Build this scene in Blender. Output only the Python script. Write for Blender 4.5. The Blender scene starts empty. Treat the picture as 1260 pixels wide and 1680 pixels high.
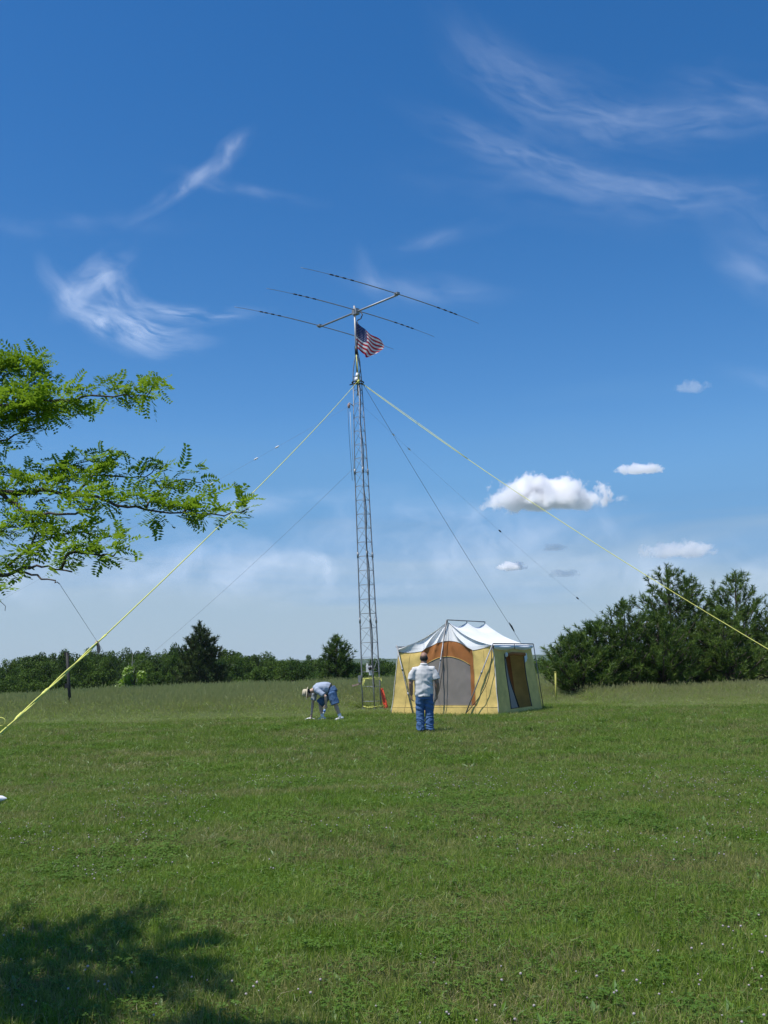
import bpy, bmesh, math, random
import numpy as np
from mathutils import Vector, Matrix, noise as mnoise

R = math.radians
sc = bpy.context.scene
col = sc.collection
rnd = random.Random(7)
rng = np.random.default_rng(11)

# ------------------------------------------------------------------ camera, sky, sun, exposure
cam_data = bpy.data.cameras.new("camera")
cam = bpy.data.objects.new("camera", cam_data)
col.objects.link(cam)
cam_data.sensor_fit = 'VERTICAL'
cam_data.sensor_height = 36.0
cam_data.lens = 36.0 * 1640 / 1680
cam_data.clip_start = 0.1
cam_data.clip_end = 60000
cam.matrix_world = Matrix.Translation((0, 0, 1.65)) @ Matrix.Rotation(math.pi / 2 + R(8.6), 4, 'X') @ Matrix.Rotation(R(-1.5), 4, 'Z')
sc.camera = cam

SUN_EL = R(67)
SUN_DIR = Vector((-0.87 * math.cos(SUN_EL), -0.49 * math.cos(SUN_EL), math.sin(SUN_EL))).normalized()   # towards the sun
sun_data = bpy.data.lights.new("sun", 'SUN')
sun_data.energy = 5.0
sun_data.angle = R(0.53)
sun_data.color = (1.0, 0.96, 0.90)
sun = bpy.data.objects.new("sun", sun_data)
col.objects.link(sun)
sun.rotation_euler = (-SUN_DIR).to_track_quat('-Z', 'Y').to_euler()

view = sc.view_settings
view.view_transform = 'Standard'
view.look = 'None'
view.exposure = 0.0
view.gamma = 1.0
sc.render.engine = 'CYCLES'
sc.cycles.use_denoising = True
sc.cycles.max_bounces = 12
sc.cycles.diffuse_bounces = 3
sc.cycles.glossy_bounces = 2
sc.cycles.transmission_bounces = 4
sc.cycles.transparent_max_bounces = 12
sc.cycles.volume_bounces = 12

world = bpy.data.worlds.new("World")
sc.world = world
world.use_nodes = True


class NT:
    """Small helper for building node trees out of expressions."""
    def __init__(self, tree):
        self.t = tree

    def n(self, kind, **kw):
        nd = self.t.nodes.new(kind)
        for k, v in kw.items():
            setattr(nd, k, v)
        return nd

    def put(self, sock, v):
        if v is None:
            return
        if isinstance(v, bpy.types.NodeSocket):
            self.t.links.new(v, sock)
        else:
            sock.default_value = v

    def m(self, op, a, b=None, c=None, clamp=False):
        nd = self.n('ShaderNodeMath', operation=op, use_clamp=clamp)
        self.put(nd.inputs[0], a)
        self.put(nd.inputs[1], b)
        self.put(nd.inputs[2], c)
        return nd.outputs[0]

    def add(self, a, b): return self.m('ADD', a, b)
    def sub(self, a, b): return self.m('SUBTRACT', a, b)
    def mul(self, a, b): return self.m('MULTIPLY', a, b)

    def xyz(self, x, y, z):
        nd = self.n('ShaderNodeCombineXYZ')
        for i, v in enumerate((x, y, z)):
            self.put(nd.inputs[i], v)
        return nd.outputs[0]

    def noise(self, vec, scale, detail=4.0, rough=0.55, dist=0.0):
        nd = self.n('ShaderNodeTexNoise')
        self.put(nd.inputs['Vector'], vec)
        nd.inputs['Scale'].default_value = scale
        nd.inputs['Detail'].default_value = detail
        nd.inputs['Roughness'].default_value = rough
        nd.inputs['Distortion'].default_value = dist
        return nd.outputs['Fac']

    def smooth(self, v, lo, hi, a=0.0, b=1.0):
        nd = self.n('ShaderNodeMapRange', interpolation_type='SMOOTHSTEP')
        self.put(nd.inputs[0], v)
        for i, q in zip((1, 2, 3, 4), (lo, hi, a, b)):
            self.put(nd.inputs[i], q)
        return nd.outputs[0]

    def mix(self, f, a, b, blend='MIX'):
        nd = self.n('ShaderNodeMix', data_type='RGBA', blend_type=blend)
        self.put(nd.inputs['Factor'], f)
        self.put(nd.inputs[6], a if isinstance(a, bpy.types.NodeSocket) else (*a[:3], 1))
        self.put(nd.inputs[7], b if isinstance(b, bpy.types.NodeSocket) else (*b[:3], 1))
        return nd.outputs[2]


def build_sky():
    t = NT(world.node_tree)
    world.node_tree.nodes.clear()
    sky = t.n('ShaderNodeTexSky', sky_type='NISHITA')
    sky.sun_disc = False
    sky.sun_elevation = SUN_EL
    sky.sun_rotation = math.atan2(SUN_DIR.x, SUN_DIR.y)
    sky.altitude = 300
    sky.air_density = 1.0
    sky.dust_density = 0.35
    sky.ozone_density = 2.2
    hs = t.n('ShaderNodeHueSaturation')
    hs.inputs['Saturation'].default_value = 1.37
    hs.inputs['Hue'].default_value = 0.504
    hs.inputs['Value'].default_value = 1.0
    t.put(hs.inputs['Color'], sky.outputs[0])
    tc = t.n('ShaderNodeTexCoord')
    sep = t.n('ShaderNodeSeparateXYZ')
    t.put(sep.inputs[0], tc.outputs['Generated'])
    x, y, z = sep.outputs
    # thin grey-blue veil low over the horizon, all the way round
    vt = t.noise(t.xyz(t.mul(x, 1.3), t.mul(y, 1.3), t.mul(z, 9.0)), 2.6, 3.0, 0.5, 0.6)
    edge = t.add(z, t.mul(t.sub(vt, 0.5), 0.12))
    veil = t.smooth(edge, 0.27, 0.10, 0.0, 0.92)
    vcol = t.mix(t.smooth(edge, 0.05, 0.15), (2.75, 3.75, 4.85), (1.10, 2.60, 4.85))
    out = t.mix(veil, hs.outputs[0], vcol)
    bg = t.n('ShaderNodeBackground')
    t.put(bg.inputs[0], out)
    bg.inputs[1].default_value = 0.136
    wo = t.n('ShaderNodeOutputWorld')
    t.t.links.new(bg.outputs[0], wo.inputs[0])


build_sky()

# ------------------------------------------------------------------ helpers


def ss(a, b, x):
    q = np.clip((x - a) / (b - a), 0, 1)
    return q * q * (3 - 2 * q)


def ground_z(x, y):
    """Height of the field: level lawn, a slight rise at the tent, then a fall to the wood."""
    x = np.asarray(x, float)
    y = np.asarray(y, float)
    z = 0.15 * ss(18, 27, y) + 0.012 * np.sin(x * 0.9 + 1.0) * np.sin(y * 0.7) * ss(6, 12, np.abs(y))
    ye = np.clip(50 + 0.9 * (x + 14), 44, 66)
    z = z - 4.0 * ss(ye, ye + 45, y)
    return z


def gz(x, y):
    return float(ground_z(x, y))


def tag(o, label=None, cat=None, group=None, kind=None):
    if label: o['label'] = label
    if cat: o['category'] = cat
    if group: o['group'] = group
    if kind: o['kind'] = kind
    return o


def link(o, parent=None):
    col.objects.link(o)
    if parent is not None:
        o.parent = parent
    return o


def empty(name, loc=(0, 0, 0), rz=0.0):
    o = bpy.data.objects.new(name, None)
    o.location = loc
    o.rotation_euler = (0, 0, rz)
    o.empty_display_size = 0.2
    return link(o)


class MB:
    """Collects geometry, builds it as ONE mesh object."""
    def __init__(self):
        self.v, self.f, self.mi = [], [], []

    def poly(self, pts, mi=0):
        i = len(self.v)
        self.v += [tuple(p) for p in pts]
        self.f.append(tuple(range(i, i + len(pts))))
        self.mi.append(mi)

    def box(self, c, s, rot=None, mi=0):
        c = Vector(c)
        i = len(self.v)
        for dx in (-.5, .5):
            for dy in (-.5, .5):
                for dz in (-.5, .5):
                    p = Vector((dx * s[0], dy * s[1], dz * s[2]))
                    if rot is not None: p = rot @ p
                    self.v.append(tuple(c + p))
        for q in ((0, 1, 3, 2), (4, 6, 7, 5), (0, 4, 5, 1), (2, 3, 7, 6), (0, 2, 6, 4), (1, 5, 7, 3)):
            self.f.append(tuple(i + k for k in q))
            self.mi.append(mi)

    def tube(self, path, rad, n=8, side=None, mi=0, cap=True):
        """rad: number, or list of number / (ra, rb); ra lies along 'side'."""
        path = [Vector(p) for p in path]
        if not isinstance(rad, (list, tuple)): rad = [rad] * len(path)
        i0 = len(self.v)
        prev = None
        for k, p in enumerate(path):
            a = path[max(0, k - 1)]
            b = path[min(len(path) - 1, k + 1)]
            tng = (b - a)
            tng = tng.normalized() if tng.length > 1e-9 else Vector((0, 0, 1))
            s = Vector(side) if side is not None else (prev if prev is not None else (Vector((1, 0, 0)) if abs(tng.x) < 0.8 else Vector((0, 1, 0))))
            s = s - tng * s.dot(tng)
            if s.length < 1e-6:
                s = Vector((0, 1, 0)) - tng * tng.y
            s.normalize()
            prev = s
            u = tng.cross(s)
            r = rad[k]
            ra, rb = r if isinstance(r, (list, tuple)) else (r, r)
            for j in range(n):
                an = 2 * math.pi * j / n
                self.v.append(tuple(p + s * (ra * math.cos(an)) + u * (rb * math.sin(an))))
        for k in range(len(path) - 1):
            for j in range(n):
                a = i0 + k * n + j
                b = i0 + k * n + (j + 1) % n
                self.f.append((a, b, b + n, a + n))
                self.mi.append(mi)
        if cap:
            self.f.append(tuple(i0 + j for j in range(n))[::-1])
            e = i0 + (len(path) - 1) * n
            self.f.append(tuple(e + j for j in range(n)))
            self.mi += [mi, mi]

    def ball(self, c, r, nu=12, nv=8, rot=None, mi=0):
        c = Vector(c)
        if not isinstance(r, (list, tuple)): r = (r, r, r)
        i0 = len(self.v)
        for a in range(1, nv):
            th = math.pi * a / nv
            for j in range(nu):
                ph = 2 * math.pi * j / nu
                p = Vector((r[0] * math.sin(th) * math.cos(ph), r[1] * math.sin(th) * math.sin(ph), r[2] * math.cos(th)))
                if rot is not None: p = rot @ p
                self.v.append(tuple(c + p))
        top, bot = Vector((0, 0, r[2])), Vector((0, 0, -r[2]))
        if rot is not None: top, bot = rot @ top, rot @ bot
        it = len(self.v); self.v.append(tuple(c + top))
        ib = len(self.v); self.v.append(tuple(c + bot))
        for a in range(nv - 2):
            for j in range(nu):
                p, q = i0 + a * nu + j, i0 + a * nu + (j + 1) % nu
                self.f.append((p, p + nu, q + nu, q)); self.mi.append(mi)
        for j in range(nu):
            self.f.append((it, i0 + j, i0 + (j + 1) % nu)); self.mi.append(mi)
            e = i0 + (nv - 2) * nu
            self.f.append((ib, e + (j + 1) % nu, e + j)); self.mi.append(mi)

    def grid(self, fn, na, nb, mi=0):
        """fn(a, b) with a, b in 0..1 -> point"""
        i0 = len(self.v)
        for i in range(na + 1):
            for j in range(nb + 1):
                self.v.append(tuple(fn(i / na, j / nb)))
        for i in range(na):
            for j in range(nb):
                a = i0 + i * (nb + 1) + j
                self.f.append((a, a + nb + 1, a + nb + 2, a + 1)); self.mi.append(mi)

    def mesh(self, name, mats, smooth=True):
        me = bpy.data.meshes.new(name)
        me.from_pydata(self.v, [], self.f)
        for m_ in (mats if isinstance(mats, (list, tuple)) else [mats]): me.materials.append(m_)
        if any(self.mi): me.polygons.foreach_set('material_index', self.mi)
        me.polygons.foreach_set('use_smooth', [smooth] * len(self.f))
        me.update()
        return me

    def build(self, name, mats, parent=None, smooth=True):
        return link(bpy.data.objects.new(name, self.mesh(name, mats, smooth)), parent)


def mesh_np(name, V, F, mat, smooth=False, attrs=None):
    """Fast mesh from arrays: V (n,3), F (m,3) or (m,4)."""
    me = bpy.data.meshes.new(name)
    nf, k = F.shape
    me.vertices.add(len(V)); me.vertices.foreach_set('co', np.ascontiguousarray(V, dtype=np.float32).ravel())
    me.loops.add(nf * k); me.loops.foreach_set('vertex_index', np.ascontiguousarray(F, dtype=np.int32).ravel())
    me.polygons.add(nf)
    me.polygons.foreach_set('loop_start', np.arange(0, nf * k, k, dtype=np.int32))
    me.polygons.foreach_set('use_smooth', np.full(nf, smooth))
    if attrs:
        for an, av in attrs.items():
            at = me.attributes.new(an, 'FLOAT', 'POINT')
            at.data.foreach_set('value', np.asarray(av, dtype=np.float32))
    me.materials.append(mat)
    me.update(calc_edges=True)
    me.validate()
    return me


def remeshed(name, mb, mat, parent, voxel, smooth_it=3, fold=None):
    """Fuse overlapping closed shapes into one continuous skin."""
    scratch = bpy.data.scenes.new('scratch')
    tmp = bpy.data.objects.new('tmp', mb.mesh('tmp', mat))
    scratch.collection.objects.link(tmp)
    md = tmp.modifiers.new('r', 'REMESH'); md.mode = 'VOXEL'; md.voxel_size = voxel; md.use_smooth_shade = True
    if smooth_it:
        s = tmp.modifiers.new('s', 'SMOOTH'); s.iterations = smooth_it; s.factor = 0.5
    layer = scratch.view_layers[0]
    layer.update()
    me = bpy.data.meshes.new_from_object(tmp.evaluated_get(layer.depsgraph))
    me.name = name
    bpy.data.objects.remove(tmp)
    bpy.data.scenes.remove(scratch)
    if not me.materials: me.materials.append(mat)
    if fold is not None:
        me.update()
        n = len(me.vertices)
        co = np.empty(n * 3, np.float32); no = np.empty(n * 3, np.float32)
        me.vertices.foreach_get('co', co); me.vertices.foreach_get('normal', no)
        co = co.reshape(-1, 3); no = no.reshape(-1, 3)
        am = np.array([fold(Vector(c)) for c in co.tolist()], np.float32)
        me.vertices.foreach_set('co', (co + no * am[:, None]).ravel())
    me.polygons.foreach_set('use_smooth', [True] * len(me.polygons))
    me.update()
    return link(bpy.data.objects.new(name, me), parent)


def scatter(name, pts, rot, scl, idx, sources, mat_unused=None):
    """One 'stuff' object: copies of the source meshes on given points (geometry nodes)."""
    coll = bpy.data.collections.new(name + "_kinds")
    for i, me in enumerate(sources):
        coll.objects.link(bpy.data.objects.new("%s_kind_%02d" % (name, i), me))
    me = bpy.data.meshes.new(name)
    n = len(pts)
    me.vertices.add(n); me.vertices.foreach_set('co', np.asarray(pts, np.float32).ravel())
    a = me.attributes.new('rot', 'FLOAT_VECTOR', 'POINT'); a.data.foreach_set('vector', np.asarray(rot, np.float32).ravel())
    a = me.attributes.new('scl', 'FLOAT_VECTOR', 'POINT'); a.data.foreach_set('vector', np.asarray(scl, np.float32).ravel())
    a = me.attributes.new('idx', 'INT', 'POINT'); a.data.foreach_set('value', np.asarray(idx, np.int32))
    o = link(bpy.data.objects.new(name, me))
    ng = bpy.data.node_groups.new(name, 'GeometryNodeTree')
    ng.interface.new_socket('Geometry', in_out='INPUT', socket_type='NodeSocketGeometry')
    ng.interface.new_socket('Geometry', in_out='OUTPUT', socket_type='NodeSocketGeometry')
    gi = ng.nodes.new('NodeGroupInput'); go = ng.nodes.new('NodeGroupOutput')
    ci = ng.nodes.new('GeometryNodeCollectionInfo'); ci.inputs['Collection'].default_value = coll
    ci.inputs['Separate Children'].default_value = True; ci.inputs['Reset Children'].default_value = True
    ip = ng.nodes.new('GeometryNodeInstanceOnPoints'); ip.inputs['Pick Instance'].default_value = True

    def named(nm, dt):
        q = ng.nodes.new('GeometryNodeInputNamedAttribute'); q.data_type = dt; q.inputs['Name'].default_value = nm
        return q.outputs['Attribute']
    L = ng.links.new
    L(gi.outputs[0], ip.inputs['Points']); L(ci.outputs[0], ip.inputs['Instance'])
    L(named('idx', 'INT'), ip.inputs['Instance Index'])
    L(named('rot', 'FLOAT_VECTOR'), ip.inputs['Rotation'])
    L(named('scl', 'FLOAT_VECTOR'), ip.inputs['Scale'])
    L(ip.outputs[0], go.inputs[0])
    md = o.modifiers.new('scatter', 'NODES'); md.node_group = ng
    return o


# ------------------------------------------------------------------ materials
def mat_new(name):
    m_ = bpy.data.materials.new(name)
    m_.use_nodes = True
    t = NT(m_.node_tree)
    t.t.nodes.clear()
    out = t.n('ShaderNodeOutputMaterial')
    return m_, t, out


def plain(name, colr, rough=0.6, metal=0.0, vary=0.15, scale=12.0, spec=0.5, bump=0.0):
    m_, t, out = mat_new(name)
    b = t.n('ShaderNodeBsdfPrincipled')
    tc = t.n('ShaderNodeTexCoord')
    nz = t.noise(tc.outputs['Object'], scale, 5.0)
    dk = tuple(c * (1 - vary) for c in colr)
    lt = tuple(min(1, c * (1 + vary)) for c in colr)
    t.put(b.inputs['Base Color'], t.mix(t.smooth(nz, 0.3, 0.7), dk, lt))
    b.inputs['Roughness'].default_value = rough
    b.inputs['Metallic'].default_value = metal
    b.inputs['Specular IOR Level'].default_value = spec
    if bump:
        bp = t.n('ShaderNodeBump'); bp.inputs['Strength'].default_value = bump; bp.inputs['Distance'].default_value = 0.01
        t.put(bp.inputs['Height'], nz); t.put(b.inputs['Normal'], bp.outputs[0])
    t.t.links.new(b.outputs[0], out.inputs[0])
    return m_


def cloth(name, colr, trans=0.25, vary=0.12, scale=3.0, weave=0.0):
    """Woven fabric that lets some light through."""
    m_, t, out = mat_new(name)
    tc = t.n('ShaderNodeTexCoord')
    nz = t.noise(tc.outputs['Object'], scale, 6.0, 0.6)
    c = t.mix(t.smooth(nz, 0.3, 0.72), tuple(q * (1 - vary) for q in colr), tuple(min(1, q * (1 + vary)) for q in colr))
    d = t.n('ShaderNodeBsdfDiffuse'); t.put(d.inputs[0], c); d.inputs[1].default_value = 0.6
    tr = t.n('ShaderNodeBsdfTranslucent'); t.put(tr.inputs[0], c)
    bp = t.n('ShaderNodeBump'); bp.inputs['Strength'].default_value = 0.35; bp.inputs['Distance'].default_value = 0.02
    t.put(bp.inputs['Height'], t.noise(tc.outputs['Object'], 9.0, 5.0, 0.6))
    t.put(d.inputs['Normal'], bp.outputs[0])
    mx = t.n('ShaderNodeMixShader'); mx.inputs[0].default_value = trans
    t.t.links.new(d.outputs[0], mx.inputs[1]); t.t.links.new(tr.outputs[0], mx.inputs[2])
    t.t.links.new(mx.outputs[0], out.inputs[0])
    return m_


def screen_mat(name, colr, open_=0.35):
    """Insect screen: grey threads with holes too fine to see."""
    m_, t, out = mat_new(name)
    d = t.n('ShaderNodeBsdfDiffuse'); d.inputs[0].default_value = (*colr, 1)
    tr = t.n('ShaderNodeBsdfTransparent')
    mx = t.n('ShaderNodeMixShader'); mx.inputs[0].default_value = open_
    t.t.links.new(d.outputs[0], mx.inputs[1]); t.t.links.new(tr.outputs[0], mx.inputs[2])
    t.t.links.new(mx.outputs[0], out.inputs[0])
    return m_


def leafy(name, c1, c2, trans=0.35, rough=0.55, scale=0.6, tipc=None, tip_lo=0.5, tip_hi=1.0, gloss=0.08, patch=None):
    """Leaves and blades: colour drifts over the place and from plant to plant."""
    m_, t, out = mat_new(name)
    geo = t.n('ShaderNodeNewGeometry')
    nz = t.noise(geo.outputs['Position'], scale, 4.0, 0.6)
    oi = t.n('ShaderNodeObjectInfo')
    f = t.m('ADD', t.smooth(nz, 0.3, 0.7), t.mul(t.sub(oi.outputs['Random'], 0.5), 0.7), clamp=True)
    rp = t.n('ShaderNodeAttribute', attribute_name='vary')
    f = t.m('ADD', f, rp.outputs['Fac'], clamp=True)
    c = t.mix(f, c1, c2)
    if patch:
        (pc, psc, plo, phi_, pmax) = patch
        vm = t.n('ShaderNodeVectorMath', operation='MULTIPLY'); t.put(vm.inputs[0], geo.outputs['Position']); vm.inputs[1].default_value = (0.5, 1.15, 1.0)
        pz = t.noise(vm.outputs[0], psc, 5.0, 0.65)
        pz = t.m('ADD', pz, t.mul(t.sub(oi.outputs['Random'], 0.5), 0.20))
        c = t.mix(t.mul(t.smooth(pz, plo, phi_), pmax), c, pc)
    if tipc:
        at = t.n('ShaderNodeAttribute', attribute_name='tip')
        c = t.mix(t.smooth(at.outputs['Fac'], tip_lo, tip_hi), c, tipc)
    d = t.n('ShaderNodeBsdfDiffuse'); t.put(d.inputs[0], c)
    tr = t.n('ShaderNodeBsdfTranslucent')
    t.put(tr.inputs[0], t.mix(0.5, c, (c2[0] * 1.3, c2[1] * 1.35, c2[2] * 0.8)))
    mx = t.n('ShaderNodeMixShader'); mx.inputs[0].default_value = trans
    t.t.links.new(d.outputs[0], mx.inputs[1]); t.t.links.new(tr.outputs[0], mx.inputs[2])
    gl = t.n('ShaderNodeBsdfGlossy'); gl.inputs['Roughness'].default_value = rough; gl.inputs[0].default_value = (1, 1, 1, 1)
    m2 = t.n('ShaderNodeMixShader')
    fr = t.n('ShaderNodeFresnel'); fr.inputs[0].default_value = 1.4
    t.put(m2.inputs[0], t.mul(fr.outputs[0], gloss))
    t.t.links.new(mx.outputs[0], m2.inputs[1]); t.t.links.new(gl.outputs[0], m2.inputs[2])
    t.t.links.new(m2.outputs[0], out.inputs[0])
    return m_


def ground_mat():
    m_, t, out = mat_new("turf_soil")
    geo = t.n('ShaderNodeNewGeometry')
    p = geo.outputs['Position']
    c = t.mix(t.smooth(t.noise(p, 0.5, 5.0), 0.3, 0.7), (0.055, 0.082, 0.016), (0.085, 0.110, 0.028))
    c = t.mix(t.smooth(t.noise(p, 2.3, 5.0, 0.65), 0.5, 0.75), c, (0.15, 0.12, 0.062))
    c = t.mix(t.smooth(t.noise(p, 40.0, 3.0), 0.35, 0.75), c, (0.045, 0.060, 0.016))
    d = t.n('ShaderNodeBsdfDiffuse'); t.put(d.inputs[0], c)
    bp = t.n('ShaderNodeBump'); bp.inputs['Distance'].default_value = 0.05
    t.put(bp.inputs['Height'], t.noise(p, 25.0, 5.0)); t.put(d.inputs['Normal'], bp.outputs[0])
    t.t.links.new(d.outputs[0], out.inputs[0])
    return m_


M = {}
M['ground'] = ground_mat()
M['lawn'] = leafy('lawn_blades', (0.130, 0.225, 0.020), (0.220, 0.320, 0.050), 0.38, scale=0.9, patch=((0.32, 0.28, 0.125), 0.6, 0.43, 0.64, 0.75))
M['straw'] = leafy('dry_blades', (0.25, 0.215, 0.10), (0.34, 0.295, 0.15), 0.25)
M['clover'] = leafy('clover_leaves', (0.070, 0.145, 0.018), (0.105, 0.195, 0.026), 0.25, gloss=0.02)
M['weed'] = leafy('weed_leaves', (0.08, 0.165, 0.018), (0.12, 0.22, 0.028), 0.30)
M['flower'] = plain('clover_bloom', (0.42, 0.36, 0.36), 0.8, vary=0.2)
M['meadow'] = leafy('meadow_blades', (0.165, 0.275, 0.050), (0.275, 0.37, 0.085), 0.5, scale=0.35, tipc=(0.43, 0.41, 0.20), tip_lo=0.6, tip_hi=1.0, patch=((0.30, 0.28, 0.12), 0.12, 0.48, 0.68, 0.6))
M['locust'] = leafy('locust_leaves', (0.075, 0.165, 0.012), (0.225, 0.345, 0.028), 0.45, scale=2.5, gloss=0.05)
M['bark'] = plain('bark', (0.075, 0.058, 0.045), 0.9, vary=0.4, scale=25, bump=0.6)
M['pine'] = leafy('pine_needles', (0.040, 0.084, 0.018), (0.125, 0.190, 0.038), 0.22, scale=1.6, gloss=0.05)
M['spruce'] = leafy('conifer_needles', (0.038, 0.064, 0.020), (0.085, 0.120, 0.034), 0.12, scale=0.8, gloss=0.04)
M['wood'] = leafy('wood_leaves', (0.030, 0.066, 0.013), (0.090, 0.150, 0.024), 0.25, scale=0.12, gloss=0.01)
M['light_tree'] = leafy('pale_leaves', (0.16, 0.28, 0.02), (0.25, 0.38, 0.035), 0.35, scale=0.8)
M['galv'] = plain('galvanised_steel', (0.29, 0.30, 0.31), 0.55, 0.35, vary=0.2, scale=20)
M['alu'] = plain('aluminium_tube', (0.30, 0.31, 0.32), 0.5, 0.4, vary=0.15)
M['black'] = plain('black_plastic', (0.018, 0.018, 0.02), 0.5)
M['cable'] = plain('cable_jacket', (0.02, 0.02, 0.022), 0.5)
M['greywire'] = plain('weathered_line', (0.22, 0.23, 0.25), 0.6)
M['yellow_rope'] = plain('yellow_rope', (0.70, 0.70, 0.16), 0.6, vary=0.18, scale=60)
M['pale_rope'] = plain('pale_rope', (0.70, 0.70, 0.62), 0.7)
M['white'] = plain('white_plastic', (0.78, 0.78, 0.78), 0.5, vary=0.05)
M['orange'] = plain('orange_paint', (0.75, 0.085, 0.03), 0.5, vary=0.12)
M['tan_tape'] = plain('faded_tape', (0.42, 0.28, 0.24), 0.8)
M['post'] = plain('dark_steel_post', (0.018, 0.018, 0.018), 0.7)
M['stake'] = plain('yellow_stake', (0.42, 0.40, 0.08), 0.6)
M['canvas_yellow'] = cloth('yellow_canvas', (0.82, 0.63, 0.225), 0.06)
M['canvas_brown'] = cloth('rust_canvas', (0.48, 0.205, 0.075), 0.16)
M['canvas_white'] = cloth('white_canvas', (0.90, 0.91, 0.90), 0.12, 0.04)
M['canvas_white_roof'] = cloth('white_roof_canvas', (0.84, 0.85, 0.84), 0.03, 0.03)
M['screen'] = screen_mat('insect_screen', (0.27, 0.245, 0.22), 0.22)
M['groundsheet'] = plain('groundsheet', (0.05, 0.055, 0.06), 0.7)
M['seam'] = plain('seam_tape', (0.62, 0.60, 0.52), 0.8)
M['skin'] = plain('skin', (0.33, 0.19, 0.13), 0.55, vary=0.08, scale=8)
M['skin_pale'] = plain('pale_skin', (0.55, 0.36, 0.27), 0.55, vary=0.08, scale=8)
M['hair'] = plain('dark_hair', (0.03, 0.024, 0.02), 0.8, vary=0.4, scale=60, bump=0.6)
M['shirt'] = plain('grey_polo', (0.64, 0.635, 0.62), 0.9, vary=0.06, scale=6, spec=0.2)
M['jeans'] = plain('blue_denim', (0.075, 0.15, 0.30), 0.9, vary=0.06, scale=9, spec=0.2)
M['tee'] = plain('blue_tee', (0.35, 0.40, 0.49), 0.9, vary=0.06, scale=6, spec=0.2)
M['shorts'] = plain('denim_shorts', (0.075, 0.14, 0.26), 0.9, vary=0.25, scale=9, spec=0.2)
M['shoe'] = plain('white_trainer', (0.66, 0.68, 0.70), 0.7)
M['hat'] = plain('tan_hat', (0.52, 0.46, 0.33), 0.9, vary=0.08)
M['belt'] = plain('dark_belt', (0.02, 0.018, 0.016), 0.6)
M['bottle_blue'] = plain('blue_label', (0.10, 0.22, 0.50), 0.4)
M['flag_red'] = cloth('flag_red', (0.60, 0.04, 0.065), 0.4)
M['flag_white'] = cloth('flag_white', (0.88, 0.88, 0.88), 0.4)
M['flag_blue'] = cloth('flag_blue', (0.03, 0.05, 0.20), 0.4)
M['teal'] = plain('teal_print', (0.10, 0.36, 0.33), 0.5)


def hill_mat():
    m_, t, out = mat_new('far_hill')
    geo = t.n('ShaderNodeNewGeometry')
    c = t.mix(t.noise(geo.outputs['Position'], 0.02, 5.0), (0.03, 0.055, 0.02), (0.05, 0.08, 0.03))
    d = t.n('ShaderNodeBsdfDiffuse'); t.put(d.inputs[0], c)
    t.t.links.new(d.outputs[0], out.inputs[0])
    return m_


# ------------------------------------------------------------------ the ground
def build_ground():
    ys = np.concatenate([np.linspace(-60, 0, 13), np.arange(1, 120, 1.0), np.array([130, 150, 180, 220, 300, 450, 700, 1100, 1800, 3000])])
    xs_in = np.arange(-60, 61, 1.5)
    xs = np.concatenate([np.array([-3000, -2000, -1000, -400, -200, -100]), xs_in, np.array([100, 200, 400, 1000, 2000, 3000])])
    X, Y = np.meshgrid(xs, ys, indexing='ij')
    Z = ground_z(X, Y)
    Z = Z - 0.0 * X
    V = np.stack([X, Y, Z], -1).reshape(-1, 3)
    nx, ny = len(xs), len(ys)
    i, j = np.meshgrid(np.arange(nx - 1), np.arange(ny - 1), indexing='ij')
    a = (i * ny + j).ravel()
    F = np.stack([a, a + ny, a + ny + 1, a + 1], 1)
    o = link(bpy.data.objects.new('ground', mesh_np('ground', V, F, M['ground'], True)))
    tag(o, kind='structure')


def build_hill():
    mb = MB()
    n = 80

    def f(a, b):
        x = -2600 + 5200 * a
        h = 17 + 6 * math.sin(a * 9.0 + 1) + 3 * math.sin(a * 31) + 1.2 * math.sin(a * 83)
        return (x, 2300 + 500 * b, -5 + (h + 5) * math.sin(math.pi * min(1, b * 1.0)) ** 0.6 if b < 1 else -5)
    mb.grid(f, n, 10)
    o = mb.build('hill', hill_mat())
    tag(o, kind='structure')


build_ground()
build_hill()


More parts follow.
